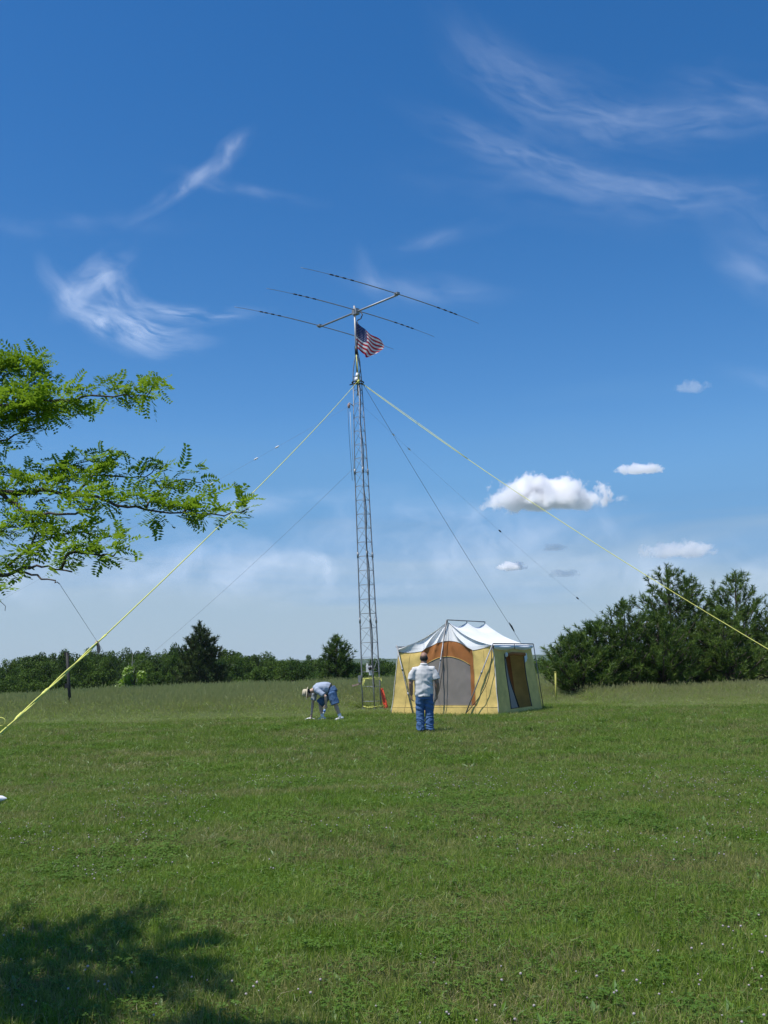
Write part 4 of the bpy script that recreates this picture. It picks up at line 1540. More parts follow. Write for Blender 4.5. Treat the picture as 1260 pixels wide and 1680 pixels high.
    def roof(sd):
        def f(a, b):
            x = TMID + sd * half * (1 - a)
            z = roof_z(x)
            sc_ = 0.13 * abs(math.sin(2 * math.pi * b)) * ss(0.70, 1.0, a)
            belly = -0.03 * math.sin(math.pi * b) * math.sin(math.pi * a)
            z += -float(sc_) + belly + .010 * nz(a * 4, b * 5, sd)
            yf = y0 + GSET * max(0.0, roof_z(x) - EH) / (PH - EH)
            return Vector((x + sd * 0.015, yf + (y1 - yf) * b, z + .012))
        return f
    for sd in (-1, 1):
        mb = MB(); mb.grid(roof(sd), 30, 32); mb.build('roof_slope', M['canvas_white_roof'], root)
    # valance along the door side, sagging between its ties
    mb = MB()

    def val(a, b):
        y = y0 + (y1 - y0) * a
        puff = abs(math.sin(2 * math.pi * a))
        return Vector((xr + .03 + (.03 + .05 * puff) * math.sin(math.pi * b), y, EH + .02 - (0.10 + .05 * puff) * b))
    mb.grid(val, 32, 8); mb.build('valance', M['canvas_white_roof'], root)
    mb = MB()

    def val2(a, b):
        y = y0 + (y1 - y0) * a
        return Vector((xl - .02, y, EH + .02 - .12 * b))
    mb.grid(val2, 16, 3); mb.build('valance', M['canvas_white_roof'], root)

    # ---- frame
    G = M['galv']
    pk = Vector((TMID, INS - .06 + GSET, PH + .06))
    bk_ = Vector((TMID, TL - INS + .05, PH + .06))
    dark = plain('dull_frame_tube', (0.13, 0.14, 0.15), 0.5, 0.4)
    mb = MB(); mb.tube([pk, bk_], 0.016, 8); rb = mb.build('ridge_bar', dark, root)
    for b in (0.0, .5, 1.0):
        p = pk.lerp(bk_, b); mb = MB(); mb.tube([p, Vector((TMID, y0 + GSET + (y1 - y0 - GSET) * b, PH))], 0.013, 6); mb.build('hook', dark, rb)
    mb = MB(); mb.tube([(xr + .05, y0 - .05, EH + .05), (xr + .05, y1 + .03, EH + .05)], 0.018, 8); eb = mb.build('eave_bar', dark, root)
    mb = MB(); mb.tube([(xr + .06, (y0 + y1) / 2, EH + .05), (xr + .07, (y0 + y1) / 2, EH - .11)], 0.010, 6); mb.build('strap', dark, eb)
    mb = MB(); mb.tube([(xl - .04, y0 - .05, EH + .05), (xl - .04, y1 + .03, EH + .05)], 0.018, 8); mb.build('eave_bar', dark, root)
    # poles in front of the front wall
    def pole(name, a, b, mat, rad=0.017, joints=(.35, .7)):
        mb = MB(); mb.tube([a, b], rad, 8); o = mb.build(name, mat, root)
        for q in joints:
            p = Vector(a).lerp(Vector(b), q); d = (Vector(b) - Vector(a)).normalized()
            j = MB(); j.tube([p - d * .04, p + d * .04], rad * 1.5, 8); j.build('pole_joint', mat, o)
        return o
    pole('frame_pole', (xl - .03, y0 - .05, EH + .10), (0.78, -0.10, 0.0), M['alu'])
    pole('frame_pole', (TMID - .02, INS - .06 + GSET, PH + .05), (TMID - .14, -0.42, 0.0), M['alu'], 0.018, (.42, .72))
    pole('frame_pole', (xr + .04, y0 - .05, EH + .05), (TW - 0.98, -0.12, 0.0), G, 0.018, (.4,))
    pole('frame_pole', (xr + .06, y1 + .04, EH + .05), (TW + .03, TL + .02, 0.0), dark, 0.014, ())
    pole('frame_pole', (xl - .04, y1 + .04, EH + .05), (-.03, TL + .02, 0.0), dark, 0.014, ())
    # slack dark cords
    mb = MB()
    mb.tube([Vector((TMID + .01, INS - .08 + GSET, PH + .05)), Vector((TMID + .02, INS - .10, 2.05)), Vector((TMID + .03, -0.02, 1.3)), Vector((TMID - .02, -.18, .7)), Vector((TMID - .12, -.30, .35))], 0.011, 6)
    mb.build('cord', M['cable'], root)
    mb = MB()
    pts = []
    for q in np.linspace(0, 1, 14):
        a = Vector((xr + .02, y0 - .07, EH - .05)); b = Vector((TW - .98, -.16, .02))
        pts.append(a.lerp(b, q) + Vector((.24 * math.sin(math.pi * q), -.01, -.10 * math.sin(math.pi * q))))
    mb.tube(pts, 0.011, 6); mb.build('cord', M['cable'], root)


build_tent()


# ------------------------------------------------------------------ small things on the field
def build_small():
    # orange strip leaning on the tower foot
    a = leg_pt(1, 0.85) + Vector((0.05, -.06, 0)); b = Vector((a.x + .14, a.y - .25, 0.17))
    d = (b - a).normalized(); s = Vector((1, 0.2, 0)); s = (s - d * s.dot(d)).normalized(); n = d.cross(s)
    mb = MB()
    w0, w1 = 0.045, 0.075
    for off, th in ((0, .012),):
        P = []
        for p, w in ((a, w0), (b, w1)):
            for sx in (-1, 1):
                for nn in (-1, 1):
                    P.append(p + s * (w * sx) + n * (th * nn))
        i = len(mb.v); mb.v += [tuple(q) for q in P]
        mb.f += [(0, 1, 5, 4), (2, 6, 7, 3), (0, 4, 6, 2), (1, 3, 7, 5), (0, 2, 3, 1), (4, 5, 7, 6)]; mb.mi += [0] * 6
    # turned-up flange makes it an angle section
    mb.tube([a + n * .03 - s * w0, b + n * .03 - s * w1], [(.008, .03), (.008, .04)], 6, side=tuple(s))
    o = mb.build('steel_angle', M['orange'], None, False)
    tag(o, 'bright orange painted strip leaning against the foot of the tower', 'strip')
    # black post at the left
    root = empty('fence_post', (-10.63, 34.0, gz(-10.63, 34)))
    tag(root, 'dark metal post leaning in the meadow behind the left yellow rope', 'post')
    top = Vector((-.18, 0, 2.12))
    mb = MB(); mb.tube([(0, 0, -.2), top], 0.052, 8); mb.build('shaft', M['post'], root)
    mb = MB(); mb.box(top * .97 + Vector((-.03, 0, .02)), (.13, .09, .12)); mb.build('cap', M['post'], root, False)
    mb = MB(); mb.box(Vector((-.15, -.02, 1.02)), (.13, .07, .15)); mb.build('bracket', M['post'], root, False)
    # yellow stake by the pines
    root = empty('marker_stake', (5.58, 34.0, gz(5.58, 34)))
    tag(root, 'thin yellow marker stake in the tall grass between tent and pines', 'stake')
    mb = MB(); mb.tube([(0, 0, -.1), (0.03, 0, 1.05)], 0.030, 8); mb.build('shaft', M['stake'], root)
    mb = MB(); mb.tube([(0.028, 0, 1.03), (0.031, 0, 1.07)], 0.036, 8); mb.build('cap', M['stake'], root)
    # litter at the left edge of the lawn
    mb = MB()

    def bag(a, b):
        an = a * 2 * math.pi; r_ = .085 * math.sin(math.pi * b) ** .6 * (1 + .35 * mnoise.noise(Vector((math.cos(an) * 2, math.sin(an) * 2, b * 4))))
        return Vector((-.16 + .34 * b, r_ * math.cos(an) * 1.2, .05 + r_ * math.sin(an) * .62))
    mb.grid(bag, 18, 12)
    for i in range(len(mb.f)): mb.mi[i] = 1 if (i // 12) % 9 in (3, 4, 5) and (i % 12) in (4, 5, 6) else 0
    o = mb.build('plastic_bag', [M['white'], M['teal']]); o.location = (-4.98, 12.98, 0.05); o.scale = (.75, .75, .75)
    tag(o, 'small crumpled white plastic bag with teal print on the lawn edge', 'bag')
    # white thing beside the bending man's hand
    mb = MB()
    mb.grid(lambda a, b: Vector((-.14 + .28 * a, -.06 + .12 * b, .06 + .035 * math.sin(math.pi * a) + .03 * mnoise.noise(Vector((a * 5, b * 4, 2))))), 12, 6)
    mb.grid(lambda a, b: Vector((-.14 + .28 * a, -.06 + .12 * b, .035 + .01 * mnoise.noise(Vector((a * 5, b * 4, 2))))), 12, 6)
    o = mb.build('white_cloth', M['white']); o.location = (-2.14, 27.5, gz(-2.14, 27.5))
    tag(o, 'small flat white cloth on the grass under the bending man\'s hand', 'cloth')


build_small()


# ------------------------------------------------------------------ people
def hand(mb, wrist, dirv, palmside, scale=1.0, curl=0.5, thumb_dir=None):
    """Palm and five fingers, added to mb as closed tubes. dirv: along the hand, palmside: the way the fingers curl."""
    w = Vector(wrist); d = Vector(dirv).normalized(); c = Vector(palmside); c = (c - d * c.dot(d)).normalized()
    s = d.cross(c)
    if thumb_dir is not None and s.dot(Vector(thumb_dir)) < 0: s = -s
    k = scale
    mb.tube([w - d * .02 * k, w + d * .03 * k, w + d * .085 * k, w + d * .10 * k], [(.026 * k, .020 * k), (.040 * k, .018 * k), (.043 * k, .017 * k), (.036 * k, .012 * k)], 10, side=tuple(s))
    for off, ln in ((.033, .070), (.011, .080), (-.011, .075), (-.032, .058)):
        b = w + d * .085 * k + s * off * k
        p1 = b + (d * math.cos(curl * .7) + c * math.sin(curl * .7)) * ln * .45 * k
        p2 = p1 + (d * math.cos(curl * 1.6) + c * math.sin(curl * 1.6)) * ln * .32 * k
        p3 = p2 + (d * math.cos(curl * 2.3) + c * math.sin(curl * 2.3)) * ln * .25 * k
        mb.tube([b - d * .02 * k, b, p1, p2, p3], [.010 * k, .010 * k, .0095 * k, .009 * k, .007 * k], 7)
    b = w + d * .025 * k + s * .034 * k
    p1 = b + (s * .65 + d * .7 + c * .3).normalized() * .042 * k
    p2 = p1 + (s * .15 + d * .9 + c * .4).normalized() * .038 * k
    mb.tube([b - s * .015 * k, b, p1, p2], [.013 * k, .013 * k, .011 * k, .008 * k], 7)


def head(mb, c, fwd, up, k=1.0):
    """Skull, jaw, nose and ears; c = centre of the skull."""
    c = Vector(c); f = Vector(fwd).normalized(); u = Vector(up); u = (u - f * u.dot(f)).normalized(); s = f.cross(u)
    rot = Matrix((s, f, u)).transposed()
    mb.ball(c + u * .02 * k, (.078 * k, .098 * k, .10 * k), 18, 14, rot)
    mb.ball(c - u * .055 * k + f * .025 * k, (.060 * k, .068 * k, .070 * k), 14, 10, rot)
    mb.ball(c - u * .095 * k + f * .062 * k, (.028 * k, .026 * k, .024 * k), 10, 8, rot)
    mb.tube([c + f * .088 * k + u * .012 * k, c + f * .118 * k - u * .022 * k, c + f * .098 * k - u * .034 * k], [.009 * k, .016 * k, .012 * k], 8)
    mb.tube([c + f * .088 * k - u * .058 * k - s * .024 * k, c + f * .096 * k - u * .058 * k, c + f * .088 * k - u * .058 * k + s * .024 * k], [.006 * k, .009 * k, .006 * k], 7)
    for q in (-1, 1):
        mb.ball(c + s * (q * .080 * k) - f * .004 * k - u * .012 * k, (.012 * k, .020 * k, .034 * k), 8, 6, rot)
        mb.ball(c + s * (q * .030 * k) + f * .082 * k + u * .012 * k, (.016 * k, .012 * k, .011 * k), 8, 6, rot)


def face_details(parent, c, fwd, up, k=1.0):
    c = Vector(c); f = Vector(fwd).normalized(); u = Vector(up); u = (u - f * u.dot(f)).normalized(); s = f.cross(u)
    for q in (-1, 1):
        mb = MB(); mb.ball(c + s * (q * .030 * k) + f * .092 * k + u * .012 * k, .0085 * k, 8, 6); mb.build('eye', M['white'], parent)
        mb = MB(); mb.tube([c + s * (q * .014 * k) + f * .099 * k + u * .034 * k, c + s * (q * .045 * k) + f * .088 * k + u * .034 * k], .005 * k, 6); mb.build('eyebrow', M['hair'], parent)


def folds(amp, sx, sz, seed, zlo=None, zhi=None):
    def f(co):
        a = amp * (mnoise.noise(Vector((co.x * sx + seed, co.y * sx, co.z * sz))) + .5 * mnoise.noise(Vector((co.x * sx * 2.3, co.y * sx * 2.3 + seed, co.z * sz * 2.1))))
        return a
    return f


def build_standing():
    loc = (0.80, 22.95)
    root = empty('person', (loc[0], loc[1], gz(*loc)))
    tag(root, 'balding person in grey polo shirt and jeans, seen from behind facing the tent', 'person')
    # faces +y (away from the viewer)
    b = MB()
    hc = Vector((0.02, 0.035, 1.665))
    head(b, hc, (0.08, 1, 0.05), (0, 0, 1), 1.05)
    b.tube([(0.01, -.01, 1.44), (0.015, 0.0, 1.52), (0.02, .015, 1.60)], [.085, .068, .066], 12)
    b.tube([(0, 0, .84), (0, 0, 1.0), (0, .02, 1.2), (0, 0, 1.38), (0, -.01, 1.46)], [(.175, .125), (.18, .135), (.185, .14), (.195, .12), (.10, .08)], 16, side=(1, 0, 0))
    AR = {}
    for sd in (-1, 1):
        sh, el, wr = Vector((sd * .225, -.01, 1.40)), Vector((sd * .298, -.035, 1.10)), Vector((sd * .290, .03, .845))
        b.tube([sh + Vector((-sd * .06, 0, .02)), sh, sh.lerp(el, .5), el, el.lerp(wr, .35), wr], [.060, .066, .060, .053, .053, .037], 10)
        hand(b, wr, (-.05 * sd, .12, -1), (-sd, .25, 0), 1.15, 0.7, (0, 1, 0))
        AR[sd] = (sh, el, wr)
        hp, kn, an = Vector((sd * .095, 0, .86)), Vector((sd * .105, .015, .48)), Vector((sd * .10, -.02, .09))
        b.tube([hp, hp.lerp(kn, .5), kn, kn.lerp(an, .35), an], [.095, .085, .062, .060, .042], 10)
        b.tube([an + Vector((0, -.06, -.05)), an + Vector((0, .02, -.055)), an + Vector((sd * .01, .13, -.062)), an + Vector((sd * .015, .18, -.066))], [(.036, .034), (.042, .034), (.046, .026), (.03, .016)], 10, side=(1, 0, 0))
    body = remeshed('body', b, M['skin'], root, 0.0085, 2)
    face_details(body, hc, (0.08, 1, 0.05), (0, 0, 1), 1.05)
    # hair: fringe round the back and sides, bald crown
    h = MB()
    h.ball(hc + Vector((0, -.015, -.005)), (.091, .100, .088), 18, 14)
    hr = remeshed('hair', h, M['hair'], root, 0.008, 1, folds(.004, 60, 60, 3))
    bm = bmesh.new(); bm.from_mesh(hr.data)
    kill = []
    for v in bm.verts:
        p = v.co - hc
        if p.z > .058 + .012 * mnoise.noise(p * 40) or (p.y > .03) or (p.z < -.075): kill.append(v)
    bmesh.ops.delete(bm, geom=kill, context='VERTS'); bm.to_mesh(hr.data); bm.free()
    # shirt
    s = MB()
    s.tube([(0, 0, .80), (0, 0, .90), (0, .01, 1.05), (0, .015, 1.18), (0, 0, 1.32), (0, -.01, 1.42), (0, -.01, 1.475), (0, -.005, 1.50)],
           [(.208, .168), (.214, .174), (.216, .180), (.215, .176), (.224, .155), (.208, .122), (.120, .093), (.085, .080)], 20, side=(1, 0, 0))
    for sd in (-1, 1):
        sh, el, wr = AR[sd]
        s.tube([Vector((sd * .10, -.01, 1.40)), sh + Vector((-.02 * sd, 0, -.005)), sh.lerp(el, .35) + Vector((sd * .008, 0, 0)), sh.lerp(el, .74) + Vector((sd * .006, 0, 0))], [.080, .086, .082, .081], 12)

    def sf(co):
        a = folds(.011, 5, 7, 3)(co)
        # slanting drag folds over the back
        a += .009 * math.sin(co.z * 34 + 11 * co.x * (1 if co.x > -.04 else -1.4) + 5 * mnoise.noise(co * 4)) * (0.5 + mnoise.noise(co * 6 + Vector((3, 1, 2)))) * float(ss(1.28, 1.05, co.z)) * (1 if co.y < 0.05 else .3)
        return a
    remeshed('shirt', s, M['shirt'], root, 0.0105, 2, sf)
    c = MB(); c.tube([(0.01, -.012, 1.485), (0.014, -.002, 1.535)], [(.088, .086), (.080, .080)], 16, side=(1, 0, 0)); c.build('collar', M['shirt'], root)
    # jeans
    j = MB()
    j.tube([(0, 0, .74), (0, 0, .82), (0, 0, .92)], [(.190, .155), (.202, .16), (.20, .15)], 18, side=(1, 0, 0))
    for sd in (-1, 1):
        hp, kn, an = Vector((sd * .092, -.005, .84)), Vector((sd * .105, .012, .48)), Vector((sd * .100, -.02, .055))
        j.tube([hp, hp.lerp(kn, .45), kn, kn.lerp(an, .4), kn.lerp(an, .8), an], [(.108, .130), (.108, .115), (.098, .098), (.095, .096), (.093, .097), (.098, .10)], 12, side=(1, 0, 0))

    def jf(co):
        return folds(.010, 5, 10, 8)(co) + .007 * math.sin(co.z * 60 + 9 * mnoise.noise(co * 7) + 9 * co.x) * float(ss(.62, .25, co.z)) + .006 * math.sin(co.z * 55 + co.x * 20) * float(ss(.35, .6, co.z) * ss(.8, .6, co.z))
    remeshed('jeans', j, M['jeans'], root, 0.0095, 1, jf)
    bt = MB(); bt.tube([(0, 0, .905), (0, 0, .94)], [(.203, .155), (.202, .154)], 20, side=(1, 0, 0)); bt.build('belt', M['belt'], root)
    for sd in (-1, 1):
        f = MB(); an = Vector((sd * .10, -.02, .05))
        f.tube([an + Vector((0, -.085, -.01)), an + Vector((0, -.03, -.005)), an + Vector((0, .06, -.01)), an + Vector((sd * .01, .15, -.02)), an + Vector((sd * .012, .205, -.028))],
               [(.036, .034), (.046, .044), (.050, .042), (.050, .030), (.028, .016)], 12, side=(1, 0, 0))
        f.build('shoe', M['belt'], root)


def build_bending():
    loc = (-1.60, 27.45)
    root = empty('person', (loc[0], loc[1], gz(*loc)))
    tag(root, 'person in tan hat, blue tee shirt and denim shorts bending down to the grass', 'person')
    # faces -x, near side is -y
    b = MB()
    hip = Vector((.06, 0, .80)); ch = Vector((-.30, 0, .885)); sh0 = Vector((-.40, 0, .83))
    hc = Vector((-.60, -.01, .755))
    hf, hu = Vector((-.18, -.05, -1)), Vector((-1, -.05, .12))
    head(b, hc, hf, hu, 1.0)
    b.tube([(-.38, 0, .85), (-.46, 0, .82), (-.55, 0, .785)], [.085, .062, .060], 12)
    b.tube([hip + Vector((.05, 0, -.03)), hip + Vector((-.03, 0, .04)), Vector((-.14, 0, .885)), ch, sh0 + Vector((-.01, 0, .01))], [(.165, .12), (.165, .125), (.165, .125), (.175, .12), (.11, .09)], 16, side=(0, 1, 0))
    # near arm: elbow back, hand under the chest holding a bottle
    nsh, nel, nwr = Vector((-.33, -.19, .83)), Vector((-.09, -.27, .66)), Vector((-.085, -.22, .44))
    b.tube([nsh + Vector((0, .07, .01)), nsh, nsh.lerp(nel, .5), nel, nel.lerp(nwr, .35), nwr], [.055, .056, .048, .041, .042, .028], 10)
    hand(b, nwr, (-.12, .02, -1), (-.5, .8, 0), 1.0, .9, (-1, 0, 0))
    # far arm straight down to the grass
    fsh, fel, fwr = Vector((-.40, .18, .80)), Vector((-.47, .20, .50)), Vector((-.50, .12, .20))
    b.tube([fsh + Vector((0, -.07, .02)), fsh, fsh.lerp(fel, .5), fel, fel.lerp(fwr, .35), fwr], [.055, .056, .049, .042, .042, .028], 10)
    hand(b, fwr, (-.15, -.1, -1), (.8, -.5, 0), 1.0, .45, (0, -1, 0))
    legs = {}
    for nm, hp, kn, an in (('near', Vector((.06, -.10, .76)), Vector((.155, -.13, .46)), Vector((.285, -.14, .10))), ('far', Vector((.0, .10, .74)), Vector((-.27, .12, .47)), Vector((-.205, .13, .10)))):
        b.tube([hp, hp.lerp(kn, .5), kn, kn.lerp(an, .3), kn.lerp(an, .65), an], [.098, .084, .058, .060, .048, .037], 12)
        b.tube([an + Vector((.06, 0, -.05)), an + Vector((-.03, 0, -.055)), an + Vector((-.13, 0, -.065)), an + Vector((-.18, 0, -.07))], [(.034, .032), (.040, .032), (.042, .022), (.028, .014)], 10, side=(0, 1, 0))
        legs[nm] = (hp, kn, an)
    body = remeshed('body', b, M['skin_pale'], root, 0.0085, 2)
    face_details(body, hc, hf, hu)
    hmb = MB(); hmb.ball(hc + Vector((.02, 0, .04)), (.085, .092, .075), 16, 12)
    hr = remeshed('hair', hmb, M['hair'], root, 0.009, 1, folds(.004, 60, 60, 4))
    # tee shirt
    s = MB()
    s.tube([Vector((-.0, 0, .86)), Vector((-.08, 0, .895)), Vector((-.2, 0, .895)), Vector((-.31, 0, .875)), Vector((-.385, 0, .845)), Vector((-.43, 0, .828))],
           [(.195, .150), (.20, .155), (.198, .152), (.205, .145), (.16, .115), (.085, .085)], 18, side=(0, 1, 0))
    s.tube([Vector((-.33, -.08, .86)), nsh, nsh.lerp(nel, .35), nsh.lerp(nel, .78)], [.075, .082, .078, .076], 12)
    s.tube([Vector((-.36, .08, .85)), fsh, fsh.lerp(fel, .35), fsh.lerp(fel, .80)], [.075, .080, .076, .074], 12)
    # belly of the shirt hangs away
    s.ball((-.16, 0, .80), (.19, .15, .10), 14, 10)
    remeshed('tee_shirt', s, M['tee'], root, 0.0105, 2, folds(.014, 7, 7, 5))
    # shorts
    j = MB()
    j.tube([Vector((.02, 0, .875)), Vector((.07, 0, .80)), Vector((.06, 0, .72))], [(.185, .135), (.195, .155), (.18, .135)], 16, side=(0, 1, 0))
    for nm in legs:
        hp, kn, an = legs[nm]
        j.tube([hp, hp.lerp(kn, .4), hp.lerp(kn, .8), hp.lerp(kn, 1.04)], [.122, .122, .118, .120], 12)
    remeshed('shorts', j, M['shorts'], root, 0.010, 1, folds(.013, 8, 8, 6))
    bt = MB(); bt.tube([Vector((-.015, 0, .885)), Vector((.012, 0, .872))], [(.19, .142), (.19, .142)], 18, side=(0, 1, 0)); bt.build('belt', M['belt'], root)
    # hat
    u = hu.normalized(); f = (hf - u * hf.dot(u)).normalized(); sd = f.cross(u)
    ht = MB()
    c = hc + u * .03

    def lathe(prof):
        n = 24
        i0 = len(ht.v)
        for (rr, z, lift) in prof:
            for q in range(n):
                a = 2 * math.pi * q / n
                ht.v.append(tuple(c + u * (z + lift * abs(math.sin(a))) + f * (rr * 1.12 * math.cos(a)) + sd * (rr * math.sin(a))))
        for k in range(len(prof) - 1):
            for q in range(n):
                a, b2 = i0 + k * n + q, i0 + k * n + (q + 1) % n
                ht.f.append((a, b2, b2 + n, a + n)); ht.mi.append(0)
    lathe([(.165, -.035, .01), (.14, -.015, .005), (.094, .0, 0), (.093, .05, 0), (.088, .085, 0), (.06, .105, 0), (.001, .11, 0)])
    ho = ht.build('hat', M['hat'], root)
    bd = MB(); bd.tube([c + u * .006, c + u * .022], [.098, .0975], 20, cap=False); bd.build('hat_band', M['belt'], ho)
    for nm in legs:
        hp, kn, an = legs[nm]
        so = MB(); dd = (kn - an).normalized(); so.tube([an + Vector((0, 0, -.04)), an + dd * .02, an + dd * .085, an + dd * .10], [.046, .045, .047, .044], 12); so.build('sock', M['white'], root)
        f_ = MB(); lift = Vector((0, 0, .02)) if nm == 'near' else Vector((0, 0, 0))
        f_.tube([an + Vector((.085, 0, -.045)) + lift, an + Vector((.03, 0, -.035)) + lift, an + Vector((-.05, 0, -.045)), an + Vector((-.14, 0, -.062)), an + Vector((-.205, 0, -.075))],
                [(.032, .034), (.044, .046), (.047, .042), (.046, .026), (.026, .013)], 12, side=(0, 1, 0))
        f_.build('shoe', M['shoe'], root)
    # bottle in the near hand
    w = nwr + Vector((-.03, .015, -.09))
    B0 = empty('bottle', Vector(root.location) + w)
    tag(B0, 'small blue and white bottle held in the bending person\'s hand', 'bottle')
    d = Vector((-.28, -.05, -1)).normalized()
    m1 = MB(); m1.tube([-d * .06, -d * .02, d * .02, d * .13, d * .145], [.013, .015, .030, .031, .024], 12); m1.build('shell', M['white'], B0)
    m1 = MB(); m1.tube([d * .045, d * .10], .0322, 14); m1.build('label', M['bottle_blue'], B0)
    m1 = MB(); m1.tube([-d * .085, -d * .055], .017, 10); m1.build('cap', M['white'], B0)


build_standing()
build_bending()


# ------------------------------------------------------------------ cumulus clouds
def cloud(name, c, size, seed, dens, label, group='small cumulus clouds'):
    r = np.random.default_rng(seed)
    m_, t, out = mat_new('cloud_vapour')
    tc = t.n('ShaderNodeTexCoord')
    sep = t.n('ShaderNodeSeparateXYZ'); t.put(sep.inputs[0], tc.outputs['Object'])
    x, y, z = sep.outputs
    n1 = t.noise(t.xyz(t.add(t.mul(x, 1.0 * size[0] / size[2]), seed * 3.1), t.mul(y, size[1] / size[2]), z), 1.35, 8.0, 0.62, 0.2)
    # flat base, heaped top
    zz = t.m('MAXIMUM', t.mul(z, 1.0), t.mul(z, -2.2))
    zz = t.add(zz, 0.0)
    rr = t.add(t.add(t.mul(t.mul(x, x), 1.0), t.mul(y, y)), t.mul(zz, zz))
    fall = t.m('SQRT', rr)
    v = t.sub(t.add(t.mul(n1, 1.9), -0.28), fall)
    dn = t.mul(t.smooth(v, 0.0, 0.14), dens)
    pv = t.n('ShaderNodeVolumePrincipled')
    pv.inputs['Color'].default_value = (0.99, 0.99, 1.0, 1)
    pv.inputs['Anisotropy'].default_value = 0.25
    t.put(pv.inputs['Density'], dn)
    t.t.links.new(pv.outputs[0], out.inputs['Volume'])
    mb = MB(); mb.ball((0, 0, 0), (1.05, 1.05, 1.05), 20, 12)
    o = mb.build(name, m_)
    o.location = c
    o.scale = size
    o['label'] = label; o['category'] = 'cloud'; o['group'] = group; o['kind'] = 'stuff'


def build_clouds():
    cloud('cumulus_cloud', (495, 3000, 478), (275, 120, 100), 3, 0.12, 'largest bright white cumulus cloud, right of the tower')
    cloud('cumulus_cloud', (784, 3000, 562), (100, 60, 30), 5, 0.10, 'small flat white cumulus up and right of the largest cloud')
    cloud('cumulus_cloud', (380, 3000, 276), (58, 40, 27), 8, 0.14, 'small white cumulus low above the tent')
    cloud('cumulus_cloud', (535, 3000, 250), (68, 40, 25), 9, 0.022, 'low greyish cumulus between the tent cloud and the pines')
    cloud('cumulus_cloud', (512, 3000, 330), (54, 40, 22), 13, 0.022, 'faint cumulus directly below the largest cloud')
    cloud('cumulus_cloud', (885, 3000, 308), (150, 60, 48), 14, 0.035, 'hazy wide cumulus above the tallest pine')
    cloud('cumulus_cloud', (962, 3000, 815), (75, 40, 36), 17, 0.010, 'thin wispy scrap of cumulus high at the right edge')


build_clouds()


# ------------------------------------------------------------------ summer haze over the country
def build_haze():
    m_, t, out = mat_new('summer_haze')
    pv = t.n('ShaderNodeVolumePrincipled')
    pv.inputs['Color'].default_value = (0.80, 0.88, 1.0, 1)
    pv.inputs['Density'].default_value = 0.00010
    pv.inputs['Anisotropy'].default_value = 0.0
    t.t.links.new(pv.outputs[0], out.inputs['Volume'])
    mb = MB(); mb.box((0, 1475, 16), (6100, 3150, 44))
    o = mb.build('haze', m_, None, False)
    tag(o, 'thin pale summer haze lying over the far country', 'haze', kind='stuff')


build_haze()
CIRRUS_N = 0


def cirrus(label, cx, cz, ang, ln, wd, curv, strength, seed, streak=5.0, lo=0.30, hi=0.80, alt=3000.0):
    """A thin sheet of ice cloud at one altitude; along and across coordinates ride on the mesh."""
    ca, sa = math.cos(R(ang)), math.sin(R(ang))
    if lo < .28: wd *= 1.3
    V, A, B_ = [], [], []
    na, nb = 40, 24
    for i in range(na + 1):
        for j in range(nb + 1):
            a = -2.1 + 4.2 * i / na
            b = -2.1 + 4.2 * j / nb
            bb = b + curv * a * a
            wob = 0.10 * math.sin(a * 3.1 + seed) + .06 * math.sin(a * 7.3 + seed * 2)
            X = cx + a * ln * ca - (bb + wob) * wd * sa
            Z = max(0.03, cz + a * ln * sa + (bb + wob) * wd * ca)
            y = alt / Z
            V.append((X * y, y, alt)); A.append(a); B_.append(b)
    V = np.array(V)
    c = V.mean(0)
    i, j = np.meshgrid(np.arange(na), np.arange(nb), indexing='ij')
    q = (i * (nb + 1) + j).ravel()
    F = np.stack([q, q + nb + 1, q + nb + 2, q + 1], 1)
    m_, t, out = mat_new('ice_cloud')
    aa = t.n('ShaderNodeAttribute', attribute_name='along').outputs['Fac']
    ab = t.n('ShaderNodeAttribute', attribute_name='across').outputs['Fac']
    w = t.sub(t.noise(t.xyz(t.mul(aa, ln * 12), t.mul(ab, wd * 12), seed), 1.0, 3.0), 0.5)
    ab2 = t.add(ab, t.mul(w, 1.5))
    aa2 = t.add(aa, t.mul(w, 0.5))
    r2 = t.add(t.mul(aa2, aa2), t.mul(ab2, ab2))
    mask = t.m('EXPONENT', t.mul(r2, -1.0))
    edge = t.smooth(t.add(t.mul(aa, aa), t.mul(ab, ab)), 2.4, 4.2, 1.0, 0.0)
    tex = t.noise(t.xyz(t.mul(aa2, ln * 16), t.mul(ab2, wd * 11 * streak), seed + 3.3), 1.0, 5.0, 0.52, 0.4)
    al = t.m('MULTIPLY', t.mul(t.mul(mask, edge), t.smooth(tex, lo, hi)), strength * (0.25 if lo < .28 else 0.46), clamp=True)
    d = t.n('ShaderNodeBsdfDiffuse'); d.inputs[0].default_value = (.9, .93, .97, 1)
    tl = t.n('ShaderNodeBsdfTranslucent'); tl.inputs[0].default_value = (.9, .93, .97, 1)
    m1 = t.n('ShaderNodeMixShader'); m1.inputs[0].default_value = 0.6
    t.t.links.new(d.outputs[0], m1.inputs[1]); t.t.links.new(tl.outputs[0], m1.inputs[2])
    tr = t.n('ShaderNodeBsdfTransparent')
    m2 = t.n('ShaderNodeMixShader'); t.put(m2.inputs[0], al)
    t.t.links.new(tr.outputs[0], m2.inputs[1]); t.t.links.new(m1.outputs[0], m2.inputs[2])
    t.t.links.new(m2.outputs[0], out.inputs[0])
    me = mesh_np('cirrus_cloud', V - c, F, m_, True, {'along': A, 'across': B_})
    o = link(bpy.data.objects.new('cirrus_cloud', me))
    o.location = c
    global CIRRUS_N
    o.location.z += 12 * CIRRUS_N
    CIRRUS_N += 1
    return tag(o, label, 'cloud', 'wisps of cirrus', 'stuff')


